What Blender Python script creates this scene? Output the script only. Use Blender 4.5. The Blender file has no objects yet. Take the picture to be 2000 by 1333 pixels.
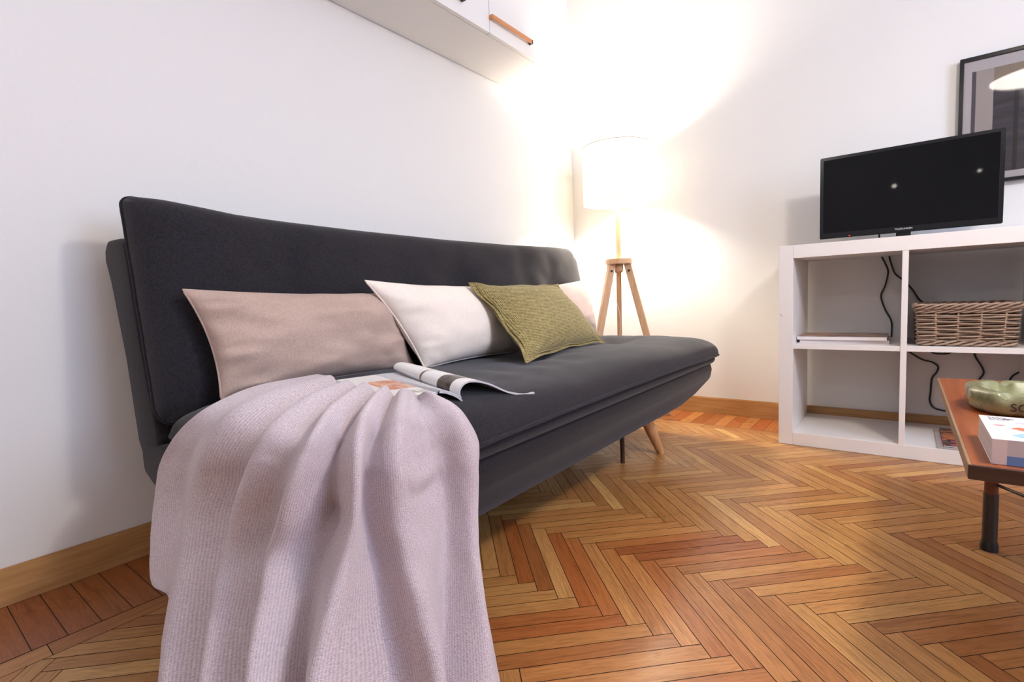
import bpy, bmesh, math, random
import numpy as np
from mathutils import Vector, Matrix

C = bpy.context.scene.collection
scn = bpy.context.scene
R = math.radians
random.seed(7)
np.random.seed(7)

# ------------------------------------------------------------------ camera
CAM = dict(loc=(1.5524, -2.6525, 0.6238), yaw=-0.6576, pitch=-0.0819, roll=-0.0405, f=992.32)
def make_camera():
    y, p, r = CAM['yaw'], CAM['pitch'], CAM['roll']
    fwd = Vector((math.sin(y)*math.cos(p), math.cos(y)*math.cos(p), math.sin(p)))
    right = Vector((math.cos(y), -math.sin(y), 0))
    up = right.cross(fwd)
    r2 = right*math.cos(r) + up*math.sin(r)
    u2 = -right*math.sin(r) + up*math.cos(r)
    m = Matrix((r2, u2, -fwd)).transposed().to_4x4()
    m.translation = Vector(CAM['loc'])
    cd = bpy.data.cameras.new('camera'); cd.sensor_fit = 'HORIZONTAL'
    cd.sensor_width = 36; cd.lens = CAM['f']/2000*36; cd.clip_start = .02
    co = bpy.data.objects.new('camera', cd); C.objects.link(co); co.matrix_world = m
    scn.camera = co
make_camera()

# ------------------------------------------------------------------ world, exposure, large lights
scn.view_settings.view_transform = 'Standard'
scn.view_settings.look = 'None'
scn.view_settings.gamma = 1
scn.view_settings.use_curve_mapping = False
scn.view_settings.exposure = 0.28
try:
    scn.cycles.caustics_reflective = False
except Exception:
    pass
w = bpy.data.worlds.new('world'); scn.world = w; w.use_nodes = True
w.node_tree.nodes['Background'].inputs[0].default_value = (.62, .72, 1, 1)
w.node_tree.nodes['Background'].inputs[1].default_value = .4

def area(name, loc, target, sx, sy, power, col):
    l = bpy.data.lights.new(name, 'AREA'); l.shape = 'RECTANGLE'; l.size = sx; l.size_y = sy
    l.energy = power; l.color = col
    o = bpy.data.objects.new(name, l); C.objects.link(o); o.location = loc
    o.rotation_euler = (Vector(target)-Vector(loc)).to_track_quat('-Z', 'Y').to_euler()
    return o
def bulb(name, loc, rad, power, col, parent=None):
    l = bpy.data.lights.new(name, 'POINT'); l.shadow_soft_size = rad; l.energy = power; l.color = col
    o = bpy.data.objects.new(name, l); C.objects.link(o)
    o.location = loc
    return o
# area light added in an unseen right-wall window, for the bluish daylight
area('window_daylight', (3.64, -1.75, 1.55), (.0, -1.9, 1.3), 1.15, 1.35, 40, (.57, .70, 1.0))
# bulbs: floor lamp in the corner, pendant over the coffee table, globe lamp behind the camera
bulb('floor_lamp_bulb', (.39, -.24, 1.22), .065, 74, (1, .90, .74))
bulb('pendant_bulb', (2.15, -1.6, 1.745), .06, 24, (1, .90, .80))
bulb('globe_bulb', (.9, -3.3, 1.85), .07, 10, (1, .94, .92))

# ------------------------------------------------------------------ materials
def mat(name, col, rough=.5, metal=0, spec=.5, **k):
    m = bpy.data.materials.new(name); m.use_nodes = True
    b = m.node_tree.nodes['Principled BSDF']
    b.inputs['Base Color'].default_value = (*col, 1)
    b.inputs['Roughness'].default_value = rough
    b.inputs['Metallic'].default_value = metal
    b.inputs['Specular IOR Level'].default_value = spec
    for a, v in k.items():
        b.inputs[a.replace('_', ' ')].default_value = v
    return m
def srgb(r, g, b):
    f = lambda c: (c/255/12.92 if c/255 <= .04045 else ((c/255+.055)/1.055)**2.4)
    return (f(r), f(g), f(b))
class NT:
    def __init__(s, m): s.m = m; s.t = m.node_tree; s.b = s.t.nodes['Principled BSDF']
    def n(s, ty, **k):
        x = s.t.nodes.new(ty)
        for a, v in k.items(): setattr(x, a, v)
        return x
    def l(s, a, b): s.t.links.new(a, b)
    def ramp(s, fac, stops):
        r = s.n('ShaderNodeValToRGB'); e = r.color_ramp.elements
        while len(e) < len(stops): e.new(.5)
        for i, (p, c) in enumerate(stops): e[i].position = p; e[i].color = (*c, 1)
        s.l(fac, r.inputs[0]); return r
    def mapping(s, src='Object', scale=(1, 1, 1), rot=(0, 0, 0)):
        tc = s.n('ShaderNodeTexCoord'); mp = s.n('ShaderNodeMapping')
        mp.inputs['Scale'].default_value = scale; mp.inputs['Rotation'].default_value = rot
        s.l(tc.outputs[src], mp.inputs[0]); return mp
    def noise(s, vec, scale, detail=3, rough=.5):
        x = s.n('ShaderNodeTexNoise'); x.inputs['Scale'].default_value = scale
        x.inputs['Detail'].default_value = detail; x.inputs['Roughness'].default_value = rough
        s.l(vec, x.inputs['Vector']); return x
    def bump(s, h, strength, dist=.002, prev=None):
        x = s.n('ShaderNodeBump'); x.inputs['Strength'].default_value = strength
        x.inputs['Distance'].default_value = dist; s.l(h, x.inputs['Height'])
        if prev: s.l(prev.outputs[0], x.inputs['Normal'])
        s.l(x.outputs[0], s.b.inputs['Normal']); return x

def fabric(name, c1, c2, scale=900, bstr=.35, rough=.95, src='Object', streak=(1, 1, 1), fine=.5, sheen=.15, big=.25, grid=0, gk=.45):
    """woven cloth: two crossed streak noises (warp and weft) plus a soft large mottling"""
    m = mat(name, c1, rough, spec=.2); N = NT(m)
    N.b.inputs['Sheen Weight'].default_value = sheen
    mp = N.mapping(src)
    a = N.mapping(src, (1, .22, 1) if src != 'UV' else (1, .4, 1)); b_ = N.mapping(src, (.22, 1, .22) if src != 'UV' else (.4, 1, 1))
    n1 = N.noise(a.outputs[0], scale*.33, 2, .6); n2 = N.noise(b_.outputs[0], scale*.33, 2, .6)
    nb = N.noise(mp.outputs[0], 9, 3)
    ad = N.n('ShaderNodeMath', operation='ADD'); N.l(n1.outputs[0], ad.inputs[0]); N.l(n2.outputs[0], ad.inputs[1])
    hf = N.n('ShaderNodeMath', operation='MULTIPLY'); N.l(ad.outputs[0], hf.inputs[0]); hf.inputs[1].default_value = .5
    out = hf
    if grid:
        gs = []
        for k, dr in enumerate(('X', 'Y') if src == 'UV' else ('Y', 'Z')):
            w_ = N.n('ShaderNodeTexWave', wave_type='BANDS', bands_direction=dr); w_.inputs['Scale'].default_value = grid
            w_.inputs['Distortion'].default_value = .8; w_.inputs['Detail'].default_value = 1; N.l(mp.outputs[0], w_.inputs[0]); gs.append(w_)
        mu = N.n('ShaderNodeMath', operation='MULTIPLY'); N.l(gs[0].outputs['Fac'], mu.inputs[0]); N.l(gs[1].outputs['Fac'], mu.inputs[1])
        out = N.n('ShaderNodeMath', operation='MULTIPLY_ADD'); N.l(mu.outputs[0], out.inputs[0]); out.inputs[1].default_value = gk; N.l(hf.outputs[0], out.inputs[2])
    m2 = N.n('ShaderNodeMath', operation='MULTIPLY_ADD'); N.l(nb.outputs[0], m2.inputs[0]); m2.inputs[1].default_value = big; N.l(out.outputs[0], m2.inputs[2])
    lo = .36+big*.35+(.18*gk if grid else 0); rp = N.ramp(m2.outputs[0], [(lo, c2), (lo+.26+(.08 if grid else 0), c1)])
    N.l(rp.outputs[0], N.b.inputs['Base Color'])
    N.bump(out.outputs[0], bstr, .0012)
    return m

def wood(name, c1, c2, axis=0, scale=1.0, rough=.45, spec=.5):
    m = mat(name, c1, rough, spec=spec); N = NT(m)
    s = [22*scale]*3; s[axis] = 1.6*scale
    mp = N.mapping('Object', tuple(s))
    nz = N.noise(mp.outputs[0], 3.5, 6, .62)
    rp = N.ramp(nz.outputs[0], [(.3, c2), (.7, c1)])
    N.l(rp.outputs[0], N.b.inputs['Base Color']); N.bump(nz.outputs[0], .15, .0006)
    return m

def wall_mat():
    m = mat('wall_paint', (.80, .79, .78), .85, spec=.25); N = NT(m)
    mp = N.mapping('Object')
    a = N.noise(mp.outputs[0], 55, 4, .6); b = N.noise(mp.outputs[0], 260, 2)
    p = N.bump(a.outputs[0], .16, .003); N.bump(b.outputs[0], .12, .001, p)
    return m

def floor_mat():
    m = mat('parquet_oak', (.4, .2, .08), .3); N = NT(m)
    at = N.n('ShaderNodeAttribute'); at.attribute_name = 'rnd'
    uv = N.n('ShaderNodeUVMap'); uv.uv_map = 'UVMap'
    sep = N.n('ShaderNodeSeparateColor'); N.l(at.outputs['Color'], sep.inputs[0])
    # per plank colour, redder where the varnish has aged beside the sofa
    off = N.n('ShaderNodeCombineXYZ'); N.l(sep.outputs[0], off.inputs[2])
    ml = N.n('ShaderNodeVectorMath', operation='SCALE'); ml.inputs['Scale'].default_value = 37
    N.l(off.outputs[0], ml.inputs[0])
    st = N.n('ShaderNodeMapping'); st.inputs['Scale'].default_value = (5, 95, 1); N.l(uv.outputs[0], st.inputs[0])
    ad = N.n('ShaderNodeVectorMath', operation='ADD'); N.l(st.outputs[0], ad.inputs[0]); N.l(ml.outputs[0], ad.inputs[1])
    g1 = N.noise(ad.outputs[0], 1.6, 5, .65); g1.inputs['Distortion'].default_value = .9
    st2 = N.n('ShaderNodeMapping'); st2.inputs['Scale'].default_value = (22, 420, 1); N.l(uv.outputs[0], st2.inputs[0])
    ad2 = N.n('ShaderNodeVectorMath', operation='ADD'); N.l(st2.outputs[0], ad2.inputs[0]); N.l(ml.outputs[0], ad2.inputs[1])
    g2 = N.noise(ad2.outputs[0], 1.5, 3, .6)
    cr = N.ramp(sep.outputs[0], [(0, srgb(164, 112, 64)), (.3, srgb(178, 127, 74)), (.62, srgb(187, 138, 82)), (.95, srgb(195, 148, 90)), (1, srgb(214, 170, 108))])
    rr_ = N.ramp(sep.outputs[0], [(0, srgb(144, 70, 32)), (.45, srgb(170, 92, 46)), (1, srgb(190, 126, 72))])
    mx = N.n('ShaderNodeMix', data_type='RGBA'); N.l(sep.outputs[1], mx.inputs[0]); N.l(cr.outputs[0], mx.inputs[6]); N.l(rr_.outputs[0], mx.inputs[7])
    gr = N.ramp(g1.outputs[0], [(.30, (.56, .46, .36)), (.46, (.86, .82, .76)), (.58, (1.0, .99, .97)), (.75, (1.1, 1.1, 1.08))])
    m1 = N.n('ShaderNodeMix', data_type='RGBA', blend_type='MULTIPLY'); m1.inputs[0].default_value = .85
    N.l(mx.outputs[2], m1.inputs[6]); N.l(gr.outputs[0], m1.inputs[7])
    gf = N.ramp(g2.outputs[0], [(.35, (.72, .66, .6)), (.55, (1, 1, 1))])
    m2 = N.n('ShaderNodeMix', data_type='RGBA', blend_type='MULTIPLY'); m2.inputs[0].default_value = .8
    N.l(m1.outputs[2], m2.inputs[6]); N.l(gf.outputs[0], m2.inputs[7])
    N.l(m2.outputs[2], N.b.inputs['Base Color'])
    # uneven worn varnish
    mp = N.mapping('Object'); rn = N.noise(mp.outputs[0], 5, 1, .5)
    rr = N.ramp(rn.outputs[0], [(.0, (.20,)*3), (1, (.42,)*3)]); N.l(rr.outputs[0], N.b.inputs['Roughness'])
    N.bump(g2.outputs[0], .12, .0006)
    return m

M = {}
M['wall'] = wall_mat()
M['ceiling'] = mat('ceiling_paint', (.82, .82, .81), .9)
M['floor'] = floor_mat()
M['gap'] = mat('parquet_joint', (.028, .013, .007), .9)
M['base'] = wood('baseboard_oak', srgb(196, 152, 100), srgb(166, 120, 72), 1, 1.2)
M['baseb'] = wood('baseboard_oak_long', srgb(196, 152, 100), srgb(166, 120, 72), 0, 1.2)
M['sofa'] = fabric('charcoal_weave', srgb(42, 39, 45), srgb(22, 20, 25), 1900, .4, .95, big=.1)
M['sofa_dark'] = fabric('charcoal_weave_shell', srgb(38, 35, 40), srgb(20, 18, 22), 1900, .4, .95, big=.1)
M['taupe'] = fabric('taupe_cotton', srgb(190, 166, 154), srgb(170, 146, 134), 1900, .25)
M['pinkt'] = fabric('pale_taupe_cotton', srgb(188, 166, 160), srgb(170, 148, 143), 1900, .25)
M['cream'] = fabric('cream_cotton', srgb(242, 230, 220), srgb(230, 216, 204), 1900, .2)
M['olive'] = fabric('olive_burlap', srgb(182, 166, 112), srgb(88, 74, 40), 1000, 1.0, big=.1, grid=68, gk=.6)
M['blanket'] = fabric('lilac_pink_knit', srgb(219, 205, 209), srgb(168, 152, 160), 1700, .9, sheen=.25, src='UV', big=.08, grid=125, gk=.30)
M['beech'] = wood('beech_leg', srgb(205, 160, 115), srgb(180, 130, 88), 2)
M['lampwood'] = wood('light_beech', srgb(222, 184, 146), srgb(200, 158, 120), 2)
M['white'] = mat('white_laminate', srgb(236, 230, 226), .35)
M['cabw'] = mat('white_lacquer', srgb(236, 234, 232), .3)
M['copper'] = mat('copper_leather', srgb(206, 140, 92), .5)
M['black'] = mat('black_plastic', (.012, .012, .013), .35)
M['gloss'] = mat('black_gloss', (.004, .004, .005), .2, spec=.3)
M['screen'] = mat('tv_glass', (.002, .002, .003), .03, spec=.16)
M['cable'] = mat('cable_rubber', (.012, .010, .010), .5)
M['steel'] = mat('brushed_steel', (.5, .5, .5), .35, 1)
M['silver'] = mat('silver_print', (.75, .75, .75), .4)
M['redled'] = mat('red_led', (.8, .02, .01), .4)
M['redled'].node_tree.nodes['Principled BSDF'].inputs['Emission Color'].default_value = (1, .03, .01, 1)
M['redled'].node_tree.nodes['Principled BSDF'].inputs['Emission Strength'].default_value = 1.5
M['table'] = wood('teak_top', srgb(158, 86, 44), srgb(120, 58, 28), 1, .8, .32)
M['tedge'] = wood('dark_edge', srgb(72, 44, 30), srgb(46, 28, 20), 0, .8, .35)
M['tlip'] = wood('worn_grey_edge', srgb(150, 120, 92), srgb(120, 92, 68), 1, .8, .5)
M['legred'] = mat('reddish_leg', srgb(96, 48, 28), .4)
M['legblk'] = mat('black_lacquer_leg', (.03, .024, .022), .35)
M['wicker'] = wood('grey_brown_rattan', srgb(182, 156, 134), srgb(128, 100, 80), 0, 1.5, .7)
M['wickdk'] = mat('basket_inside', (.05, .035, .028), .9)

# ------------------------------------------------------------------ mesh helpers
def link(name, me, m, parent=None, smooth=False):
    if m is not None:
        for q in (m if isinstance(m, (list, tuple)) else [m]): me.materials.append(q)
    if smooth: me.polygons.foreach_set('use_smooth', [True]*len(me.polygons))
    o = bpy.data.objects.new(name, me); C.objects.link(o)
    if parent: o.parent = parent; o.matrix_parent_inverse = parent.matrix_world.inverted()
    return o
def from_py(name, v, f, m, parent=None, smooth=False):
    me = bpy.data.meshes.new(name); me.from_pydata([tuple(map(float, p)) for p in v], [], f); me.update()
    return link(name, me, m, parent, smooth)
def from_bm(name, bm, m, parent=None, smooth=False):
    bmesh.ops.recalc_face_normals(bm, faces=bm.faces)
    me = bpy.data.meshes.new(name); bm.to_mesh(me); bm.free()
    return link(name, me, m, parent, smooth)
def empty(name, loc=(0, 0, 0)):
    o = bpy.data.objects.new(name, None); C.objects.link(o); o.location = loc
    o.empty_display_size = .05
    bpy.context.view_layer.update()
    return o
def tag(o, label=None, cat=None, group=None, kind=None):
    if label: o['label'] = label
    if cat: o['category'] = cat
    if group: o['group'] = group
    if kind: o['kind'] = kind
    return o
def add_box(bm, lo, hi, rot=None, org=None):
    r = bmesh.ops.create_cube(bm, size=1)
    lo = Vector(lo); hi = Vector(hi); s = hi-lo; c = (hi+lo)/2
    for v in r['verts']:
        v.co = Vector((v.co.x*s.x, v.co.y*s.y, v.co.z*s.z))+c
        if rot: v.co = rot @ (v.co-Vector(org)) + Vector(org)
    return r['verts']
def box(name, lo, hi, m, parent=None, bev=.0015, rot=None, org=None):
    bm = bmesh.new(); add_box(bm, lo, hi, rot, org)
    if bev: bmesh.ops.bevel(bm, geom=bm.edges[:], offset=bev, segments=2, profile=.5, affect='EDGES')
    return from_bm(name, bm, m, parent)
def frame_of(d):
    d = d.normalized(); a = Vector((0, 0, 1)) if abs(d.z) < .9 else Vector((1, 0, 0))
    u = d.cross(a).normalized(); return u, d.cross(u).normalized()
def catmull(pts, n):
    P = [Vector(p) for p in pts]; P = [P[0]*2-P[1]]+P+[P[-1]*2-P[-2]]; out = []
    for i in range(1, len(P)-2):
        for k in range(n):
            t = k/n; a, b, c, d = P[i-1:i+3]
            out.append(.5*((2*b)+(c-a)*t+(2*a-5*b+4*c-d)*t*t+(3*b-a-3*c+d)*t**3))
    out.append(P[-2]); return out
def add_tube(bm, pts, rad, seg=8, closed=False, cap=True):
    pts = [Vector(p) for p in pts]; n = len(pts); rings = []
    rads = rad if isinstance(rad, (list, tuple)) else [rad]*n
    d0 = (pts[1]-pts[0]).normalized(); u, v = frame_of(d0)
    for i, p in enumerate(pts):
        if closed: d = (pts[(i+1) % n]-pts[i-1]).normalized()
        else: d = (pts[min(i+1, n-1)]-pts[max(i-1, 0)]).normalized()
        u = (u-d*u.dot(d)).normalized(); v = d.cross(u)
        rings.append([bm.verts.new(p+(u*math.cos(2*math.pi*k/seg)+v*math.sin(2*math.pi*k/seg))*rads[i]) for k in range(seg)])
    for i in range(n if closed else n-1):
        a, b = rings[i], rings[(i+1) % n]
        for k in range(seg): bm.faces.new((a[k], a[(k+1) % seg], b[(k+1) % seg], b[k]))
    if cap and not closed:
        bm.faces.new(rings[0][::-1]); bm.faces.new(rings[-1])
def tube(name, pts, rad, m, parent=None, seg=8, closed=False):
    bm = bmesh.new(); add_tube(bm, pts, rad, seg, closed)
    for f in bm.faces:
        if len(f.verts) > 4:
            for e in f.edges: e.smooth = False
    o = from_bm(name, bm, m, parent, True)
    for p in o.data.polygons:
        if len(p.vertices) > 4: p.use_smooth = False
    return o
def lathe(name, prof, m, parent=None, seg=48, center=(0, 0, 0), smooth=True):
    bm = bmesh.new(); rings = []
    for r, z in prof:
        rings.append([bm.verts.new((center[0]+r*math.cos(2*math.pi*k/seg), center[1]+r*math.sin(2*math.pi*k/seg), center[2]+z)) for k in range(seg)])
    for a, b in zip(rings, rings[1:]):
        for k in range(seg): bm.faces.new((a[k], a[(k+1) % seg], b[(k+1) % seg], b[k]))
    return from_bm(name, bm, m, parent, smooth)
def grid_faces(nu, nv, off=0, flip=False):
    f = []
    for i in range(nu-1):
        for j in range(nv-1):
            q = (off+i*nv+j, off+(i+1)*nv+j, off+(i+1)*nv+j+1, off+i*nv+j+1)
            f.append(q[::-1] if flip else q)
    return f
def text_mesh(name, s, size, m, mw, parent=None, ext=.0004, align='CENTER', xs=1.0):
    cu = bpy.data.curves.new(name, 'FONT'); cu.body = s; cu.size = size; cu.extrude = ext
    cu.align_x = align; cu.align_y = 'CENTER'; cu.space_character = 1.05
    o = bpy.data.objects.new(name, cu); C.objects.link(o)
    bpy.context.view_layer.update()
    dg = bpy.context.evaluated_depsgraph_get()
    me = bpy.data.meshes.new_from_object(o.evaluated_get(dg)); bpy.data.objects.remove(o)
    me.transform(mw @ Matrix.Diagonal((xs, 1, 1, 1)))
    return link(name, me, m, parent)
def vnoise(x, y, z, s=1.0):
    from mathutils import noise
    return noise.noise(Vector((x*s, y*s, z*s)))

# ------------------------------------------------------------------ room shell
RX, RY, RZ = 3.7, -4.2, 2.9
def struct(o): o['kind'] = 'structure'; return o
struct(box('wall_left', (-.12, RY, 0), (0, 0, RZ), M['wall'], bev=0))
struct(box('wall_back', (-.12, 0, 0), (RX+.12, .12, RZ), M['wall'], bev=0))
struct(box('wall_front', (-.12, RY-.12, 0), (RX+.12, RY, RZ), M['wall'], bev=0))
def right_wall():
    bm = bmesh.new(); x0, x1 = RX, RX+.15; ya, yb = -2.4, -1.1
    for lo, hi in (((x0, RY, 0), (x1, ya, RZ)), ((x0, yb, 0), (x1, 0, RZ)), ((x0, ya, 0), (x1, yb, .8)), ((x0, ya, 2.3), (x1, yb, RZ))):
        add_box(bm, lo, hi)
    struct(from_bm('wall_right', bm, M['wall']))
    f = bmesh.new(); xa, xb = x0+.03, x1-.05
    for lo, hi in (((xa, ya, .8), (xb, ya+.06, 2.3)), ((xa, yb-.06, .8), (xb, yb, 2.3)), ((xa, ya, .8), (xb, yb, .86)),
                   ((xa, ya, 2.24), (xb, yb, 2.3)), ((xa, (ya+yb)/2-.03, .8), (xb, (ya+yb)/2+.03, 2.3))): add_box(f, lo, hi)
    struct(from_bm('window_1', f, M['white']))
right_wall()
struct(box('ceiling', (-.12, RY-.15, RZ), (RX+.12, .12, RZ+.12), M['ceiling'], bev=0))

def clip_poly(poly, axis, val, keep_gt):
    out = []
    for i in range(len(poly)):
        a, b = poly[i-1], poly[i]
        ia = (a[axis] > val) == keep_gt; ib = (b[axis] > val) == keep_gt
        if ia != ib:
            t = (val-a[axis])/(b[axis]-a[axis]); out.append(tuple(a[k]+t*(b[k]-a[k]) for k in range(4)))
        if ib: out.append(b)
    return out
def make_floor():
    rnd = random.Random(3)
    polys = []                    # (list of (x, y, u, v), r, g)
    w = .0363; N = 9; g = .0008
    ox, oy = .7905, -1.5535       # a corner of the zigzag measured on the floor
    s2 = math.sqrt(.5)
    def place(cx, cy, ang, L, W, clip=None, red=0, r=None):
        ca, sa = math.cos(ang), math.sin(ang)
        q = []
        for a, b in ((g, g), (L-g, g), (L-g, W-g), (g, W-g)):
            q.append((cx+ca*a-sa*b, cy+sa*a+ca*b, a, b))
        if clip:
            for ax, val, gt in clip:
                q = clip_poly(q, ax, val, gt)
                if len(q) < 3: return
        polys.append((q, rnd.random() if r is None else r, red))
    bx, by = .3125, -.293         # inner limit of the border
    cl = [(0, bx+g, True), (1, by-g, False), (0, RX, False), (1, RY, True)]
    # herringbone: lattice u=(1,1)/sqrt2, v=(1,-1)/sqrt2
    for i in range(-130, 130):
        for j in range(-130, 130):
            m = (i-j) % (2*N)
            if m == 0:            # runs along u
                u0, v0 = i*w, j*w
                x = ox+(u0+v0)*s2; y = oy+(u0-v0)*s2
                if not (-.5 < x < RX+.5 and RY-.5 < y < .5): continue
                # box spans u0..u0+Nw, v0..v0+w ; v axis points (1,-1): use left-hand corner
                cx = ox+(u0+v0+w)*s2; cy = oy+(u0-v0-w)*s2
                a = math.pi/4; L, W = N*w, w
            elif m == 2*N-1:      # runs along v
                u0, v0 = i*w, j*w
                x = ox+(u0+v0)*s2; y = oy+(u0-v0)*s2
                if not (-.5 < x < RX+.5 and RY-.5 < y < .5): continue
                cx, cy = x, y; a = -math.pi/4; L, W = N*w, w
            else: continue
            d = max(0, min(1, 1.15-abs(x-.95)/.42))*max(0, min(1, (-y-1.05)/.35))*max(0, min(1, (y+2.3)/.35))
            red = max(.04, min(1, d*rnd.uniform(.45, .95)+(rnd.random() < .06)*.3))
            if x > 1.5: red = max(red, rnd.uniform(.1, .35))
            place(cx, cy, a, L, W, cl, red)
    # border: one long strip and short blocks against both walls
    y = by
    while y > RY:
        L = rnd.uniform(.42, .62); place(bx, max(y-L, RY), math.pi/2, min(L, y-RY), .0505, None, .35); y -= L
    x = bx-.0505
    while x < RX:
        L = rnd.uniform(.42, .62); place(x, by, 0, min(L, RX-x), .0505, None, .2); x += L
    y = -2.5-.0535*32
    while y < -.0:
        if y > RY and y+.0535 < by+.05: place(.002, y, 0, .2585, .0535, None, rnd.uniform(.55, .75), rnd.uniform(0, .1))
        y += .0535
    x = .002
    while x < RX-.05:
        place(x+.0535, by+.0515, math.pi/2, -by-.0535, .0535, None, rnd.uniform(.45, 1)); x += .0535
    V, F, col, uv = [], [], [], []
    for q, r, red in polys:
        b = len(V); V += [(p[0], p[1], 0) for p in q]; F.append(tuple(range(b, b+len(q))))
        o1, o2 = rnd.random()*40, rnd.random()*40
        for p in q: col.append((r, red, 0, 1)); uv.append((p[2]+o1, p[3]+o2))
    b = len(V); V += [(-.1, RY-.1, -.0012), (RX+.1, RY-.1, -.0012), (RX+.1, .1, -.0012), (-.1, .1, -.0012)]; F.append((b, b+1, b+2, b+3))
    for _ in range(4): col.append((0, 0, 0, 1)); uv.append((0, 0))
    b = len(V); V += [(x_, y_, -.1) for x_, y_ in ((-.1, RY-.1), (RX+.1, RY-.1), (RX+.1, .1), (-.1, .1))]; F.append((b+3, b+2, b+1, b))
    for _ in range(4): col.append((0, 0, 0, 1)); uv.append((0, 0))
    me = bpy.data.meshes.new('floor'); me.from_pydata(V, [], F)
    ca = me.color_attributes.new('rnd', 'FLOAT_COLOR', 'POINT'); ul = me.uv_layers.new(name='UVMap')
    ca.data.foreach_set('color', np.array(col, 'f').ravel())
    for lp in me.loops: ul.data[lp.index].uv = uv[lp.vertex_index]
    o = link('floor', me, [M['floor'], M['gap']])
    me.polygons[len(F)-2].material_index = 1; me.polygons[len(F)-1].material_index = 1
    # planks face up
    for p in me.polygons:
        if p.normal.z < 0 and p.index < len(F)-1: p.flip()
    return struct(o)
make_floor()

def baseboard(name, lo, hi, along, m):
    # 80 mm board with a small rounded top edge
    bm = bmesh.new(); add_box(bm, lo, hi)
    es = [e for e in bm.edges if all(v.co.z > .05 for v in e.verts)]
    bmesh.ops.bevel(bm, geom=es, offset=.004, segments=2, affect='EDGES')
    return struct(from_bm(name, bm, m))
HB = .0832
o = baseboard('baseboard_left', (0, -2.515, .0005), (.012, -.012, HB), 1, M['base'])
o = baseboard('baseboard_left_near', (0, RY, .0005), (.012, -2.5165, HB), 1, M['base'])
o.name = 'baseboard_left_front'
baseboard('baseboard_back', (0, -.012, .0005), (RX, 0, HB), 0, M['baseb'])

# ------------------------------------------------------------------ upholstery helpers
def superpad(name, P, U, V, Wd, hu, hv, top, bot, m, parent=None, nu=60, nv=30, pu=8, pv=6, corner=.0, dents=(), hfun=None, wr=0, seed=0):
    """soft slab: centre P, axes U (length), V (depth), Wd (thickness direction);
    top(u,v), bot(u,v) give the crown heights above and below the seam"""
    vs, fs = [], []
    def prof(t, p): return max(0, 1-abs(t)**p)
    def sp(k, n):
        t = -1+2*k/(n-1); return math.copysign(1-(1-abs(t))**1.5 if False else math.sin(abs(t)*math.pi/2)**.85, t)
    for side in (1, -1):
        for i in range(nu):
            for j in range(nv):
                u, v = sp(i, nu), sp(j, nv)
                h = (prof(u, pu)*prof(v, pv))**.42
                x, y = u*hu, v*hv
                # round plan corners
                if corner:
                    rr = corner(x, y) if callable(corner) else corner
                    ax, ay = abs(x)-(hu-rr), abs(y)-(hv-rr)
                    if ax > 0 and ay > 0:
                        L = math.hypot(ax, ay); mxx = max(ax, ay)
                        if L > 1e-9:
                            k = mxx/L; x = math.copysign(hu-rr+ax*k, x); y = math.copysign(hv-rr+ay*k, y)
                z = h*(top if side > 0 else -bot)
                if side > 0:
                    for du, dv, r, dep in dents:
                        d2 = ((x-du)**2+(y-dv)**2)/r**2
                        z -= dep*math.exp(-d2)*h
                        d = math.sqrt(d2); a = math.atan2(y-dv, x-du)
                        z += .10*dep*math.exp(-((d-1.6)**2)*1.2)*math.cos(a*7+seed)*h
                if wr: z += side*wr*h*vnoise(x*5+seed, y*9, side*3.1) + side*wr*.4*h*vnoise(x*14+seed, y*22, 1.7)
                if hfun: x, y, z = hfun(x, y, z, u, v, side)
                vs.append(P+U*x+V*y+Wd*z)
    n = nu*nv
    # share the rim
    fs = grid_faces(nu, nv, 0, False)+grid_faces(nu, nv, n, True)
    bm = bmesh.new(); bv = [bm.verts.new(p) for p in vs]
    for q in fs:
        try: bm.faces.new([bv[k] for k in q])
        except ValueError: pass
    bmesh.ops.remove_doubles(bm, verts=bm.verts[:], dist=.0006)
    o = from_bm(name, bm, m, parent, True)
    s = o.modifiers.new('s', 'SUBSURF'); s.levels = 1; s.render_levels = 1
    return o
def rim_points(P, U, V, Wd, hu, hv, corner, off=0, n=24, hfun=None, z=0, wob=0):
    pts = []
    segs = []
    for sx, sy, a0 in ((1, 1, 0), (-1, 1, 90), (-1, -1, 180), (1, -1, 270)):
        rr = corner(sx, sy) if callable(corner) else corner
        for k in range(7):
            a = R(a0+k*15); segs.append((sx*(hu-rr)+rr*math.cos(a), sy*(hv-rr)+rr*math.sin(a)))
    out = []
    for i in range(len(segs)):
        a, b = segs[i], segs[(i+1) % len(segs)]
        d = math.hypot(a[0]-b[0], a[1]-b[1]); k = max(1, int(d/.03))
        for q in range(k): out.append((a[0]+(b[0]-a[0])*q/k, a[1]+(b[1]-a[1])*q/k))
    for i, (x, y) in enumerate(out):
        zz = z+wob*math.sin(i*1.7)
        if hfun: x, y, zz = hfun(x, y, zz, x/hu, y/hv, 0)
        pts.append(P+U*(x*(1+off/hu))+V*(y*(1+off/hv))+Wd*zz)
    return pts

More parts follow.
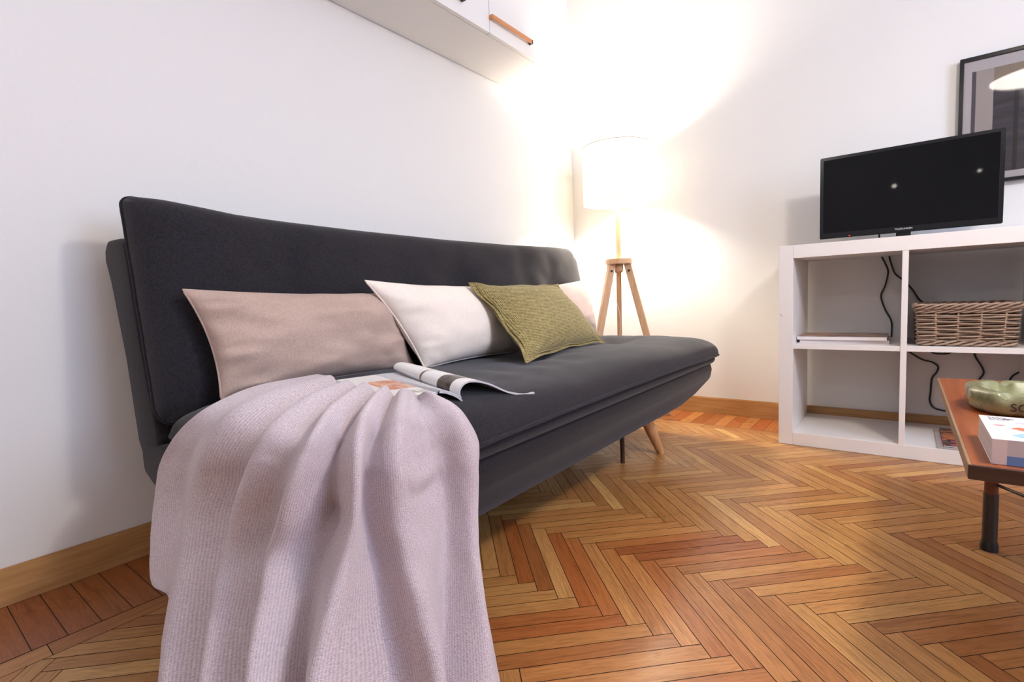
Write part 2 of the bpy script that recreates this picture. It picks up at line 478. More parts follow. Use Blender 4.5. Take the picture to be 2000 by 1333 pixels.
# ------------------------------------------------------------------ sofa bed
YN, YF = -2.272, -.395          # near and far ends
YC = (YN+YF)/2; HL = (YF-YN)/2
sofa = empty('sofa_bed', (.55, YC, 0))
tag(sofa, 'dark charcoal fabric click-clack sofa bed against the left wall, on tapered wooden legs', 'sofa')
def base_tray():
    bm = bmesh.new(); rings = []
    # (inset x front, inset x back, inset ends, z)
    for xb, xf, ye, z in ((.175, .915, .0, .335), (.152, .925, -.004, .30), (.150, .918, .0, .262), (.175, .878, .055, .205), (.25, .838, .13, .160), (.33, .78, .2, .152)):
        ring = []
        x0, x1, y0, y1 = xb, xf, YN+.004+ye*.35, YF-.055-ye*1.1
        for sx, sy, a0 in ((x1, y1, 0), (x0, y1, 90), (x0, y0, 180), (x1, y0, 270)):
            r = .045 if (sx > .5 or sy > YC) else .018
            sx_ = x1-r if sx > .5 else x0+r; sy_ = y1-r if sy > YC else y0+r
            for k in range(6):
                a = R(a0+k*18); sx, sy = sx_, sy_; ring.append(bm.verts.new((sx+r*math.cos(a), sy+r*math.sin(a), z)))
        rings.append(ring)
    for a, b in zip(rings, rings[1:]):
        n = len(a)
        for k in range(n): bm.faces.new((a[k], a[(k+1) % n], b[(k+1) % n], b[k]))
    bm.faces.new(rings[0]); bm.faces.new(rings[-1][::-1])
    o = from_bm('seat_base', bm, M['sofa_dark'], sofa, True)
    s = o.modifiers.new('b', 'BEVEL'); s.width = .008; s.segments = 2; s.limit_method = 'ANGLE'; s.angle_limit = R(24)
    return o
base_tray()
SX0, SX1 = .285, .948; SZ = .368
SP = Vector(((SX0+SX1)/2, YC, SZ)); AX = Vector((0, 1, 0)); AV = Vector((-1, 0, 0)); AZ = Vector((0, 0, 1))
shu, shv = HL, (SX1-SX0)/2
def seat_h(x, y, z, u, v, side):
    # front edge droops a little, near end is pressed down by the blanket
    z -= .012*max(0, -v)**3*abs(u)**2
    if side > 0: z += .004*math.sin(x*9)
    return x, y, z
seat = superpad('seat_cushion', SP, AX, AV, AZ, shu, shv, .072, .022, M['sofa'], sofa, nu=110, nv=50, pu=14, pv=7, corner=.085,
         dents=[(.62, .02, .075, .03), (.0, .02, .075, .026), (-.62, .02, .075, .026)], hfun=seat_h, wr=.004, seed=2)
def creases(o):
    # soft pull creases running from the tuft lines towards the front edge
    me = o.data
    for v in me.vertices:
        x, y, z = v.co
        if z > SZ+.03 and x > .5:
            fy = math.exp(-((x-.72)/.11)**2)
            ph = y*52+6*(x-.6)+1.5*math.sin(y*6)
            v.co.z += .0042*fy*math.sin(ph)*(.5+.5*math.sin(y*3.1+1))
creases(seat)
tube('seat_piping', rim_points(SP, AX, AV, AZ, shu, shv, .085, .000, hfun=seat_h), .0035, M['sofa'], sofa, 8, True)
lowP = SP+Vector((-.006, 0, -.026))
superpad('seat_underlayer', lowP, AX, AV, AZ, shu-.012, shv-.006, .02, .022, M['sofa'], sofa, nu=50, nv=30, pu=40, pv=26, corner=.08)
# backrest: leaning slab with a soft front pad
th = math.atan2(.085, .46)
UP = Vector((-math.sin(th), 0, math.cos(th))); FR = Vector((math.cos(th), 0, math.sin(th)))
BH = .50
BP = Vector((.255, YC, .375)) + UP*(BH/2) + FR*.030
def back_top(y):
    """crown of the top edge along the sofa, y in metres from the centre"""
    yy = y+YC
    t = np.interp(yy, [-2.30, -2.2, -2.05, -1.9, -1.7, -1.3, -.95, -.6, -.38], [.012, .007, -.012, -.019, -.023, -.026, -.022, -.012, -.010])
    return float(t)
def back_h(x, y, z, u, v, side):
    k = max(0, (v+1)/2)
    y += back_top(x)*k**2
    if u > .8: y -= 0
    # pillowy vertical waves in the front face
    if side > 0:
        z -= .012*math.exp(-((x-.42)/.05)**2)*(.3+.7*k)*(1-abs(v)**6)
        z -= .007*math.exp(-((x+.25)/.07)**2)*(.3+.7*k)*(1-abs(v)**6)
    if side < 0: z *= 1
    return x, y, z
bcorner = lambda x, y: (.085 if x > 0 else .022) if y > 0 else .04
superpad('back_cushion', BP, AX, UP, FR, HL-.002, BH/2, .078, .020, M['sofa'], sofa, nu=110, nv=44, pu=16, pv=8, corner=bcorner,
         dents=[(.62, .03, .09, .02), (0, .03, .09, .018), (-.62, .03, .09, .018)], hfun=back_h, wr=.004, seed=5)
for dz, nm in ((.000, 'back_piping'), (-.018, 'back_piping')):
    tube(nm, rim_points(BP, AX, UP, FR, HL-.002, BH/2, bcorner, .001 if dz == 0 else -.004, hfun=back_h, z=dz, wob=.0012), .0032, M['sofa'], sofa, 8, True)
# shell behind the pad
def back_shell():
    top = .805
    prof = [(.186, .285), (.150, .292), (.128, .33), (.098, .52), (.046, .70), (.020, .755), (.026, .782), (.052, .802), (.120, .800), (.175, .792), (.215, .55), (.262, .37), (.262, .30)]
    bm = bmesh.new(); rs = []
    ys = [YN+.010, YN+.004, YN+.012, YF-.03, YF-.022, YF-.03]
    n = 40
    for i in range(n+1):
        y = YN+.006+(YF-.03-YN-.006)*i/n
        rs.append([bm.verts.new((x, y, z)) for x, z in prof])
    for a, b in zip(rs, rs[1:]):
        for k in range(len(prof)): bm.faces.new((a[k], a[(k+1) % len(prof)], b[(k+1) % len(prof)], b[k]))
    bm.faces.new(rs[0][::-1]); bm.faces.new(rs[-1])
    o = from_bm('back_shell', bm, M['sofa_dark'], sofa, True)
    s = o.modifiers.new('b', 'BEVEL'); s.width = .012; s.segments = 3; s.limit_method = 'ANGLE'; s.angle_limit = R(50)
back_shell()
def sofa_leg(fx, fy, tx, ty, label=None):
    pts = [Vector((fx, fy, 0.0)), Vector((fx, fy, .0)).lerp(Vector((tx, ty, .175)), .04), Vector((tx, ty, .175))]
    o = tube('leg', pts, [.0135, .0145, .0265], M['beech'], sofa, 24)
sofa_leg(.813, -.772, .765, -.83)
sofa_leg(.30, -.63, .33, -.69)
sofa_leg(.813, -2.03, .765, -1.97)
sofa_leg(.30, -2.05, .33, -1.99)
o = tube('support_leg', [(.735, -.95, 0), (.735, -.95, .165)], .008, M['tedge'], sofa, 16); tag(o, 'thin dark centre support leg')

# ------------------------------------------------------------------ throw cushions
def pillow(name, BL_, BR_, TR_, TL_, th_, m, label, mp=None, flange=0, pinch=.06, seed=0, n=44, wr=.006, group=None, sag=0, piping=.0028, facing=(1, -.3, .2)):
    BL_, BR_, TR_, TL_ = map(Vector, (BL_, BR_, TR_, TL_))
    nrm = ((BR_-BL_).cross(TL_-BL_)).normalized()
    if nrm.dot(Vector(facing)) < 0: nrm = -nrm
    def pos(u, v):
        # inward bow of the edges between the corners
        uu = u*(1-pinch*(1-v*v)**1.0*abs(u)**2.5); vv = v*(1-pinch*(1-u*u)*abs(v)**2.5)
        a, b = (uu+1)/2, (vv+1)/2
        p = BL_*(1-a)*(1-b)+BR_*a*(1-b)+TR_*a*b+TL_*(1-a)*b
        p = p+nrm*(-sag*(1-u*u)*b)
        return p
    vs = []
    f = 1-flange
    for side in (1, -1):
        for i in range(n):
            for j in range(n):
                u = math.sin((-1+2*i/(n-1))*math.pi/2); v = math.sin((-1+2*j/(n-1))*math.pi/2)
                uu, vv = min(1, abs(u)/f), min(1, abs(v)/f)
                h = (max(0, 1-uu**2.2)*max(0, 1-vv**2.2))**.5
                w_ = wr*(vnoise(u*1.6+seed, v*1.6, side+seed)+.5*vnoise(u*4+seed, v*4, side))
                # gathers running in from the seams and corners
                e = math.exp(-((1-abs(u))/.22)**2)*(1-abs(u)**8)
                w_ += .45*wr*e*math.sin(v*15+2*math.sin(v*7+seed)+seed)
                e = math.exp(-((1-abs(v))/.18)**2)*(1-abs(v)**8)
                w_ += .35*wr*e*math.sin(u*17+2*math.sin(u*6+seed)+seed)
                z = side*(h*th_/2+ (w_*min(1, h*3)))
                if flange: z += .0045*math.sin(u*9+v*7+seed)*(1-min(1, h*2)) + side*.0006
                vs.append(pos(u, v)+nrm*z)
    bm = bmesh.new(); bv = [bm.verts.new(p) for p in vs]
    for q in grid_faces(n, n, 0)+grid_faces(n, n, n*n, True): bm.faces.new([bv[k] for k in q])
    bmesh.ops.remove_doubles(bm, verts=bm.verts[:], dist=.0013 if flange else .0004)
    root = from_bm(name, bm, m, None, True)
    s = root.modifiers.new('s', 'SUBSURF'); s.levels = 1; s.render_levels = 1
    tag(root, label, 'cushion', group)
    pts = []
    k = 40
    for a in range(k): pts.append((-1+2*a/k, -1))
    for a in range(k): pts.append((1, -1+2*a/k))
    for a in range(k): pts.append((1-2*a/k, 1))
    for a in range(k): pts.append((-1, 1-2*a/k))
    P = [pos(u, v)+nrm*((.0045*math.sin(u*9+v*7+seed)) if flange else 0) for u, v in pts]
    tube('piping', P, piping, mp or m, root, 6, True)
    if flange:
        q = [pos(u*f*1.0, v*f*1.0)+nrm*(.0045*math.sin(u*9+v*7+seed)+.0035) for u, v in pts]
        tube('inner_seam', q, .002, mp or m, root, 6, True)
    return root
M['olivep'] = fabric('olive_burlap_edge', srgb(164, 146, 94), srgb(116, 98, 52), 1050, .9)
# long taupe cushion, nearest
pillow('lumbar_cushion', (.400, -2.185, .437), (.41, -1.65, .437), (.345, -1.66, .655), (.335, -2.215, .672), .15, M['taupe'],
       'long taupe cushion at the near end, behind the blanket', seed=1.3, pinch=.065, wr=.018, group='cushions along the sofa')
pillow('lumbar_cushion', (.47, -1.665, .437), (.475, -1.20, .437), (.375, -1.19, .668), (.39, -1.79, .690), .155, M['cream'],
       'cream white cushion between the taupe cushion and the olive one', seed=4.1, pinch=.07, wr=.009, group='cushions along the sofa')
pillow('lumbar_cushion', (.415, -1.05, .437), (.43, -.545, .445), (.335, -.49, .70), (.33, -1.05, .66), .11, M['pinkt'],
       'pale pinkish taupe cushion at the far end, mostly hidden by the olive one', seed=7.7, pinch=.05, wr=.006, group='cushions along the sofa')
pillow('scatter_cushion', (.69, -1.470, .440), (.612, -.825, .438), (.455, -.915, .678), (.445, -1.435, .680), .115, M['olive'],
       'olive green coarse-weave cushion with a stitched flange edge, leaning on the others', M['olivep'], flange=.07, seed=2.4, pinch=.10, wr=.005, piping=.0022)

BL=[[(0.502,-2.017,0.47),(0.543,-2.177,0.47),(0.614,-2.287,0.46),(0.559,-2.322,0.417),(0.467,-2.325,0.347),(0.455,-2.338,0.271),(0.51,-2.361,0.221),(0.575,-2.382,0.179),(0.649,-2.382,0.179),(0.701,-2.406,0.134),(0.774,-2.438,0.08)],
[(0.534,-2.02,0.47),(0.625,-2.198,0.47),(0.671,-2.29,0.458),(0.651,-2.321,0.42),(0.6,-2.325,0.37),(0.559,-2.325,0.303),(0.591,-2.345,0.254),(0.624,-2.366,0.211),(0.656,-2.382,0.178),(0.716,-2.404,0.139),(0.792,-2.434,0.086)],
[(0.601,-2.044,0.47),(0.711,-2.219,0.47),(0.751,-2.295,0.455),(0.735,-2.321,0.419),(0.697,-2.325,0.374),(0.659,-2.325,0.311),(0.677,-2.341,0.262),(0.707,-2.361,0.221),(0.742,-2.38,0.183),(0.779,-2.399,0.147),(0.834,-2.425,0.101)],
[(0.664,-2.072,0.47),(0.781,-2.231,0.47),(0.826,-2.301,0.45),(0.818,-2.322,0.417),(0.793,-2.325,0.376),(0.764,-2.325,0.323),(0.765,-2.334,0.279),(0.787,-2.352,0.239),(0.809,-2.37,0.202),(0.842,-2.392,0.161),(0.882,-2.416,0.118)],
[(0.694,-2.071,0.47),(0.82,-2.232,0.47),(0.867,-2.3,0.451),(0.861,-2.321,0.42),(0.834,-2.325,0.38),(0.805,-2.325,0.328),(0.799,-2.332,0.283),(0.818,-2.35,0.243),(0.839,-2.367,0.208),(0.868,-2.389,0.166),(0.904,-2.411,0.126)],
[(0.725,-2.07,0.47),(0.862,-2.231,0.47),(0.915,-2.297,0.454),(0.912,-2.319,0.424),(0.898,-2.325,0.389),(0.875,-2.325,0.341),(0.855,-2.328,0.293),(0.869,-2.345,0.254),(0.884,-2.363,0.218),(0.912,-2.383,0.178),(0.943,-2.403,0.139)],
[(0.74,-2.063,0.47),(0.897,-2.233,0.47),(0.94,-2.285,0.454),(0.946,-2.308,0.427),(0.939,-2.319,0.395),(0.925,-2.324,0.352),(0.906,-2.325,0.306),(0.914,-2.34,0.266),(0.927,-2.356,0.23),(0.945,-2.376,0.188),(0.968,-2.394,0.145)],
[(0.79,-2.076,0.47),(0.935,-2.229,0.466),(0.958,-2.269,0.449),(0.968,-2.289,0.422),(0.968,-2.298,0.387),(0.963,-2.303,0.347),(0.952,-2.312,0.306),(0.953,-2.326,0.272),(0.96,-2.343,0.235),(0.972,-2.362,0.191),(0.989,-2.38,0.146)],
[(0.814,-2.076,0.47),(0.938,-2.21,0.465),(0.966,-2.247,0.445),(0.98,-2.265,0.417),(0.982,-2.271,0.381),(0.98,-2.276,0.341),(0.976,-2.285,0.301),(0.981,-2.3,0.268),(0.987,-2.318,0.231),(0.997,-2.337,0.186),(1.011,-2.354,0.138)],
[(0.855,-2.09,0.47),(0.947,-2.184,0.46),(0.969,-2.213,0.441),(0.983,-2.232,0.411),(0.985,-2.237,0.377),(0.985,-2.236,0.33),(0.987,-2.232,0.285),(0.995,-2.232,0.243),(1.004,-2.233,0.194),(1.017,-2.231,0.128),(1.031,-2.239,0.066)],
[(0.868,-2.083,0.47),(0.952,-2.166,0.457),(0.973,-2.194,0.436),(0.984,-2.21,0.405),(0.985,-2.213,0.37),(0.985,-2.212,0.321),(0.989,-2.21,0.276),(0.997,-2.21,0.233),(1.006,-2.208,0.182),(1.02,-2.207,0.114),(1.035,-2.214,0.049)],
[(0.873,-2.07,0.47),(0.957,-2.145,0.453),(0.977,-2.159,0.429),(0.985,-2.162,0.392),(0.985,-2.158,0.348),(0.985,-2.156,0.3),(0.993,-2.159,0.255),(1,-2.163,0.212),(1.01,-2.169,0.162),(1.024,-2.181,0.1),(1.038,-2.195,0.037)],
[(0.894,-2.071,0.47),(0.955,-2.109,0.455),(0.978,-2.112,0.426),(0.985,-2.103,0.392),(0.985,-2.095,0.348),(0.987,-2.095,0.289),(0.996,-2.106,0.237),(1.004,-2.119,0.191),(1.014,-2.134,0.144),(1.027,-2.155,0.085),(1.041,-2.177,0.026)],
[(0.919,-2.077,0.47),(0.961,-2.081,0.45),(0.98,-2.076,0.422),(0.985,-2.066,0.382),(0.985,-2.063,0.334),(0.988,-2.071,0.281),(0.997,-2.084,0.228),(1.007,-2.094,0.18),(1.017,-2.103,0.129),(1.032,-2.118,0.063),(1.048,-2.135,-0.001)],
[(0.93,-2.074,0.467),(0.962,-2.055,0.45),(0.978,-2.041,0.427),(0.985,-2.025,0.389),(0.985,-2.025,0.349),(0.989,-2.038,0.278),(0.998,-2.054,0.225),(1.007,-2.065,0.179),(1.02,-2.068,0.115),(1.037,-2.07,0.044),(1.056,-2.083,-0.034)]]
# ------------------------------------------------------------------ blanket
FO = [0, -.10, 1.0, -.6, 1.0, -.6, .8, -1.5, 1.0, -1.3, .9, .15, -.9, .9, -.1]   # ridge / valley of each fold line
def make_blanket():
    P = np.array(BL, float)                  # folds x levels x 3
    nf, nl = P.shape[:2]
    for a in range(nf):
        for b in range(nl):
            P[a, b, 2] = max(P[a, b, 2], .012)
    # outward direction from the sofa corner column
    Nn = np.zeros_like(P)
    for a in range(nf):
        for b in range(nl):
            x, y, z = P[a, b]
            n = np.array([max(0, x-.90)*1.0, min(0, y+2.24), max(0, z-.38)*1.1]); 
            L = np.linalg.norm(n); Nn[a, b] = n/L if L > 1e-6 else np.array([0, -1, 0])
    amp = np.interp(np.arange(nl), [0, 1, 2, 4, 7, 10], [.010, .020, .028, .034, .042, .052])
    for a in range(nf):
        for b in range(nl):
            P[a, b] += Nn[a, b]*(FO[a]*amp[b]*.62)
            # hanging cloth stands off a little more towards the floor
            P[a, b] += Nn[a, b]*(.010*max(0, b-5)/5)
            P[a, b, 2] = max(P[a, b, 2], .012)
    def cr(Q, t):
        n = len(Q); i = min(int(t), n-2); f = t-i
        p0, p1, p2, p3 = Q[max(i-1, 0)], Q[i], Q[i+1], Q[min(i+2, n-1)]
        return .5*((2*p1)+(p2-p0)*f+(2*p0-5*p1+4*p2-p3)*f*f+(3*p1-p0-3*p2+p3)*f**3)
    NU, NV = 15*12, 90
    rows = [[cr(P[a], b*(nl-1)/(NV-1)) for b in range(NV)] for a in range(nf)]
    Nr = [[cr(Nn[a], b*(nl-1)/(NV-1)) for b in range(NV)] for a in range(nf)]
    rows = np.array(rows); Nr = np.array(Nr)
    V = []; UV = []
    for i in range(NU):
        t = i*(nf-1)/(NU-1)
        for b in range(NV):
            p = cr(rows[:, b], t); n = cr(Nr[:, b], t)
            lev = b/(NV-1)
            # secondary soft waves and small dimples
            s1 = .0040*vnoise(t*.9, lev*3.0, 3.3)+.0022*vnoise(t*2.2+9, lev*9, 1.1)+.0008*vnoise(t*6, lev*30, 7)
            s2 = .006*math.exp(-(((t-2.4)/.8)**2+((lev-.42)/.05)**2))*-1
            s2 += -.022*math.exp(-(((t-7.3)/.40)**2+((lev-.50)/.055)**2))
            s2 += -.007*math.exp(-(((t-11.2)/.7)**2+((lev-.42)/.035)**2))+.006*math.exp(-(((t-11.0)/.9)**2+((lev-.36)/.04)**2))
            p = p+n*(s1*min(1, lev*8+.3)+s2)
            p[2] = max(p[2], .006)
            V.append(p); UV.append((t*.045, lev*.9))
    F = grid_faces(NU, NV)
    me = bpy.data.meshes.new('throw_blanket'); me.from_pydata([tuple(map(float, p)) for p in V], [], F)
    ul = me.uv_layers.new(name='UVMap')
    for lp in me.loops: ul.data[lp.index].uv = UV[lp.vertex_index]
    o = link('throw_blanket', me, M['blanket'], None, True)
    s = o.modifiers.new('sol', 'SOLIDIFY'); s.thickness = .0035; s.offset = -1
    s = o.modifiers.new('sub', 'SUBSURF'); s.levels = 1; s.render_levels = 1
    tag(o, 'pale lilac-pink knitted throw blanket draped over the near front corner of the sofa', 'blanket')
make_blanket()

# ------------------------------------------------------------------ open magazine on the seat
def page_mat(name, kind):
    m = mat(name, (.8, .79, .78), .28, spec=.5); N = NT(m)
    uv = N.n('ShaderNodeUVMap'); uv.uv_map = 'UVMap'
    sep = N.n('ShaderNodeSeparateXYZ'); N.l(uv.outputs[0], sep.inputs[0])
    cur = None
    def rect(x0, x1, y0, y1):
        outs = []
        for s_, v0, v1 in ((sep.outputs[0], x0, x1), (sep.outputs[1], y0, y1)):
            a = N.n('ShaderNodeMath', operation='GREATER_THAN'); N.l(s_, a.inputs[0]); a.inputs[1].default_value = v0
            b = N.n('ShaderNodeMath', operation='LESS_THAN'); N.l(s_, b.inputs[0]); b.inputs[1].default_value = v1
            c = N.n('ShaderNodeMath', operation='MULTIPLY'); N.l(a.outputs[0], c.inputs[0]); N.l(b.outputs[0], c.inputs[1]); outs.append(c)
        c = N.n('ShaderNodeMath', operation='MULTIPLY'); N.l(outs[0].outputs[0], c.inputs[0]); N.l(outs[1].outputs[0], c.inputs[1]); return c
    base = N.n('ShaderNodeRGB'); base.outputs[0].default_value = (.80, .78, .77, 1); cur = base.outputs[0]
    nz = N.noise(uv.outputs[0], 11, 4, .6)
    for (x0, x1, y0, y1), ca, cb in kind:
        r = rect(x0, x1, y0, y1); cc = N.ramp(nz.outputs[0], [(.42, ca), (.56, cb)])
        mx = N.n('ShaderNodeMix', data_type='RGBA'); N.l(r.outputs[0], mx.inputs[0]); N.l(cur, mx.inputs[6]); N.l(cc.outputs[0], mx.inputs[7]); cur = mx.outputs[2]
    N.l(cur, N.b.inputs['Base Color']); return m
def open_magazine():
    root = empty('open_magazine', (.60, -1.85, .44))
    tag(root, 'open glossy magazine with one half curled up, on the sofa seat beside the blanket', 'magazine')
    S0 = Vector((.885, -1.952, .428)); S1 = Vector((.627, -1.895, .466))    # spine front / back ends
    sp = S1-S0; Ls = sp.length; d = sp.normalized(); acr = Vector((-d.y, d.x, 0)).normalized()
    if acr.y < 0: acr = -acr                       # towards the far end
    def sheet(name, prof, thick, m, k0=0, tw=0):
        pr = catmull([Vector((a, b, 0)) for a, b in prof], 8)
        cum = [0]
        for a, b in zip(pr, pr[1:]): cum.append(cum[-1]+(b-a).length)
        V, UV, F = [], [], []
        nv = 8
        for i, p in enumerate(pr):
            t = cum[i]/cum[-1]
            tn = (pr[min(i+1, len(pr)-1)]-pr[max(i-1, 0)]).normalized(); nn = Vector((-tn.y, tn.x, 0))
            if nn.y < 0 and abs(nn.y) > .99: nn = -nn
            for j in range(nv):
                w_ = j/(nv-1)
                for q in (0, 1):
                    pp = p-nn*(thick*q*(1 if t > .03 else .5))*(-1 if k0 else 1)
                    z = pp.y*(1-tw*w_) - w_*.034*max(0, pp.x)/.18
                    V.append(S0+d*(w_*Ls)+acr*pp.x+Vector((0, 0, z))); UV.append((t, w_))
        def idx(i, j, q): return (i*nv+j)*2+q
        n = len(pr); mi = []
        for i in range(n-1):
            for j in range(nv-1):
                F.append((idx(i, j, 0), idx(i+1, j, 0), idx(i+1, j+1, 0), idx(i, j+1, 0))); mi.append(0)
                F.append((idx(i, j, 1), idx(i, j+1, 1), idx(i+1, j+1, 1), idx(i+1, j, 1))); mi.append(1)
            for j in (0, nv-1): F.append((idx(i, j, 0), idx(i, j, 1), idx(i+1, j, 1), idx(i+1, j, 0))); mi.append(1)
        for i in (0, n-1):
            for j in range(nv-1): F.append((idx(i, j, 0), idx(i, j+1, 0), idx(i, j+1, 1), idx(i, j, 1))); mi.append(1)
        me = bpy.data.meshes.new(name); me.from_pydata([tuple(v) for v in V], [], F)
        ul = me.uv_layers.new(name='UVMap')
        for lp in me.loops: ul.data[lp.index].uv = UV[lp.vertex_index]
        o = link(name, me, [m, M['pageedge']], root, True)
        me.polygons.foreach_set('material_index', mi)
        e = o.modifiers.new('e', 'EDGE_SPLIT'); e.split_angle = R(40)
        return o
    M['pageedge'] = mat('page_edges', (.50, .49, .52), .6)
    tan = srgb(190, 120, 90)
    left = page_mat('left_page_print', [((.16, .58, .28, .70), srgb(196, 116, 86), srgb(222, 178, 150)), ((.08, .5, .05, .2), srgb(150, 150, 130), srgb(226, 222, 216))])
    right = page_mat('right_page_print', [((.03, .50, .53, .56), srgb(120, 104, 90), srgb(150, 130, 110)), ((.05, .33, .12, .30), srgb(60, 52, 46), srgb(96, 84, 74)),
                                           ((.36, .6, .05, .45), srgb(222, 206, 200), srgb(236, 226, 220)), ((.70, .9, .05, .4), srgb(196, 130, 112), srgb(235, 225, 220))])
    sheet('left_pages', [(0, .004), (-.02, .018), (-.05, .028), (-.11, .032), (-.16, .026), (-.20, .018)], .006, left, tw=.95)
    sheet('right_pages', [(0, .004), (-.007, .018), (-.003, .032), (.012, .041), (.036, .040), (.068, .030), (.115, .007), (.155, -.004), (.188, -.006)], .0035, right, tw=.40)
open_magazine()

# ------------------------------------------------------------------ tripod floor lamp
LX, LY = .382, -.205
def floor_lamp():
    root = empty('floor_lamp', (LX, LY, 0))
    tag(root, 'lit tripod floor lamp with a white drum shade and beech legs in the corner', 'lamp')
    ms = mat('lamp_shade_fabric', (.9, .88, .84), .8)
    t = ms.node_tree; b = t.nodes['Principled BSDF']; tr = t.nodes.new('ShaderNodeBsdfTranslucent'); tr.inputs[0].default_value = (.92, .88, .80, 1)
    mx = t.nodes.new('ShaderNodeMixShader'); mx.inputs[0].default_value = .4
    t.links.new(b.outputs[0], mx.inputs[1]); t.links.new(tr.outputs[0], mx.inputs[2]); t.links.new(mx.outputs[0], t.nodes['Material Output'].inputs[0])
    r, z0, z1 = .172, 1.092, 1.372
    lathe('lamp_shade', [(r-.0015, z0), (r, z0), (r, z1), (r-.0015, z1), (r-.0015, z0)], ms, root, 72, (LX, LY, 0))
    for z in (z0+.001, z1-.001):
        tube('shade_ring', [(LX+(r+.0006)*math.cos(2*math.pi*k/72), LY+(r+.0006)*math.sin(2*math.pi*k/72), z) for k in range(72)], .0022, M['white'], root, 6, True)
    bm = bmesh.new()
    for k in range(3):
        a = R(20+120*k); add_tube(bm, [(LX, LY, z1-.03), (LX+(r-.002)*math.cos(a), LY+(r-.002)*math.sin(a), z1-.004)], .0015, 6)
    add_tube(bm, [(LX, LY, z1-.035), (LX, LY, z1-.025)], .018, 16)
    from_bm('shade_spider', bm, M['steel'], root, True)
    lathe('bulb_glass', [(.0001, 1.29), (.016, 1.287), (.028, 1.27), (.031, 1.25), (.026, 1.22), (.016, 1.195), (.0135, 1.18), (.0135, 1.165), (.0001, 1.165)], M['bulb'], root, 24, (LX, LY, 0))
    tube('pole', [(LX, LY, .79), (LX, LY, 1.165)], .0135, M['lampwood'], root, 20)
    bm = bmesh.new(); bmesh.ops.create_cone(bm, cap_ends=True, segments=64, radius1=.069, radius2=.069, depth=.027, matrix=Matrix.Translation((LX, LY, .7955)))
    bmesh.ops.bevel(bm, geom=[e for e in bm.edges if abs(e.verts[0].co.z-e.verts[1].co.z) < 1e-4], offset=.003, segments=2, affect='EDGES')
    from_bm('tripod_disc', bm, M['lampwood'], root)
    bm = bmesh.new(); bmesh.ops.create_cone(bm, cap_ends=True, segments=32, radius1=.022, radius2=.022, depth=.035, matrix=Matrix.Translation((LX, LY, .764)))
    from_bm('hub', bm, M['lampwood'], root, True)
    for a in (R(14), R(118), R(236)):
        dr = Vector((math.cos(a), math.sin(a), 0)); sd = Vector((-dr.y, dr.x, 0))
        spread = .235 if a < .5 else .22
        top = Vector((LX, LY, .782))+dr*.044; bot = Vector((LX, LY, 0))+dr*spread
        ax = (bot-top).normalized(); nn = ax.cross(sd).normalized()
        bm = bmesh.new(); hw, ht = .0125, .018
        def ring(p, s): return [bm.verts.new(p+sd*(x*hw*s)+dr*(y*ht*s)) for x, y in ((-1, -1), (1, -1), (1, 1), (-1, 1))]
        A = ring(top, 1); B = ring(bot, .85)
        for k in range(4): bm.faces.new((A[k], A[(k+1) % 4], B[(k+1) % 4], B[k]))
        bm.faces.new(A); bm.faces.new(B)
        bmesh.ops.recalc_face_normals(bm, faces=bm.faces); bmesh.ops.bevel(bm, geom=bm.edges[:], offset=.002, segments=2, affect='EDGES')
        leg = from_bm('leg', bm, M['lampwood'], root)
        c = top.lerp(bot, .045)
        tube('bolt', [c-sd*.019, c+sd*.019], .0055, M['black'], leg, 12)
    tube('power_cord', catmull([(LX-.03, LY-.01, .782), (LX-.03, LY-.012, .65), (LX-.01, LY+.02, .5), (LX-.06, LY+.09, .25), (LX-.09, LY+.16, .03), (LX-.15, LY+.19, .006)], 8), .0016, M['white'], root, 6)
M['bulb'] = mat('lit_bulb', (1, 1, 1), .3)
M['bulb'].node_tree.nodes['Principled BSDF'].inputs['Emission Color'].default_value = (1, .88, .66, 1)
M['bulb'].node_tree.nodes['Principled BSDF'].inputs['Emission Strength'].default_value = 8
M['shadeglow'] = mat('lit_opal_glass', (.9, .9, .88), .3)
M['shadeglow'].node_tree.nodes['Principled BSDF'].inputs['Emission Color'].default_value = (1, .93, .84, 1)
M['shadeglow'].node_tree.nodes['Principled BSDF'].inputs['Emission Strength'].default_value = 22
floor_lamp()
scn.objects['floor_lamp_bulb'].location = (LX, LY, 1.235)

# lamps outside the view, seen only in the glass of the picture and the television
def pendant():
    root = empty('pendant_lamp', (2.15, -1.6, 1.76))
    tag(root, 'white dish pendant lamp mirrored in the glass of the framed picture', 'lamp')
    c = (2.15, -1.6, 0)
    lathe('lamp_shade', [(.225, 1.762), (.19, 1.81), (.12, 1.85), (.04, 1.87), (.0001, 1.872), (.0001, 1.868), (.04, 1.866), (.12, 1.846), (.187, 1.806), (.222, 1.762), (.225, 1.762)], M['white'], root, 64, c)
    lathe('diffuser', [(.0001, 1.768), (.1, 1.766), (.2, 1.766), (.218, 1.768), (.218, 1.771), (.0001, 1.771)], M['shadeglow'], root, 64, c)
    tube('cord', [(2.15, -1.6, 1.87), (2.15, -1.6, RZ)], .003, M['white'], root, 8)
pendant()
scn.objects['pendant_bulb'].location = (2.15, -1.6, 1.70)
def globe(loc, r, name, label):
    root = empty(name, loc); tag(root, label, 'lamp', 'bulbs mirrored in the television')
    bm = bmesh.new(); bmesh.ops.create_icosphere(bm, subdivisions=3, radius=r, matrix=Matrix.Translation(loc))
    from_bm('globe_shade', bm, M['shadeglow2'], root, True)
    tube('cord', [(loc[0], loc[1], loc[2]+r), (loc[0], loc[1], RZ)], .0015, M['white'], root, 8)
    return root

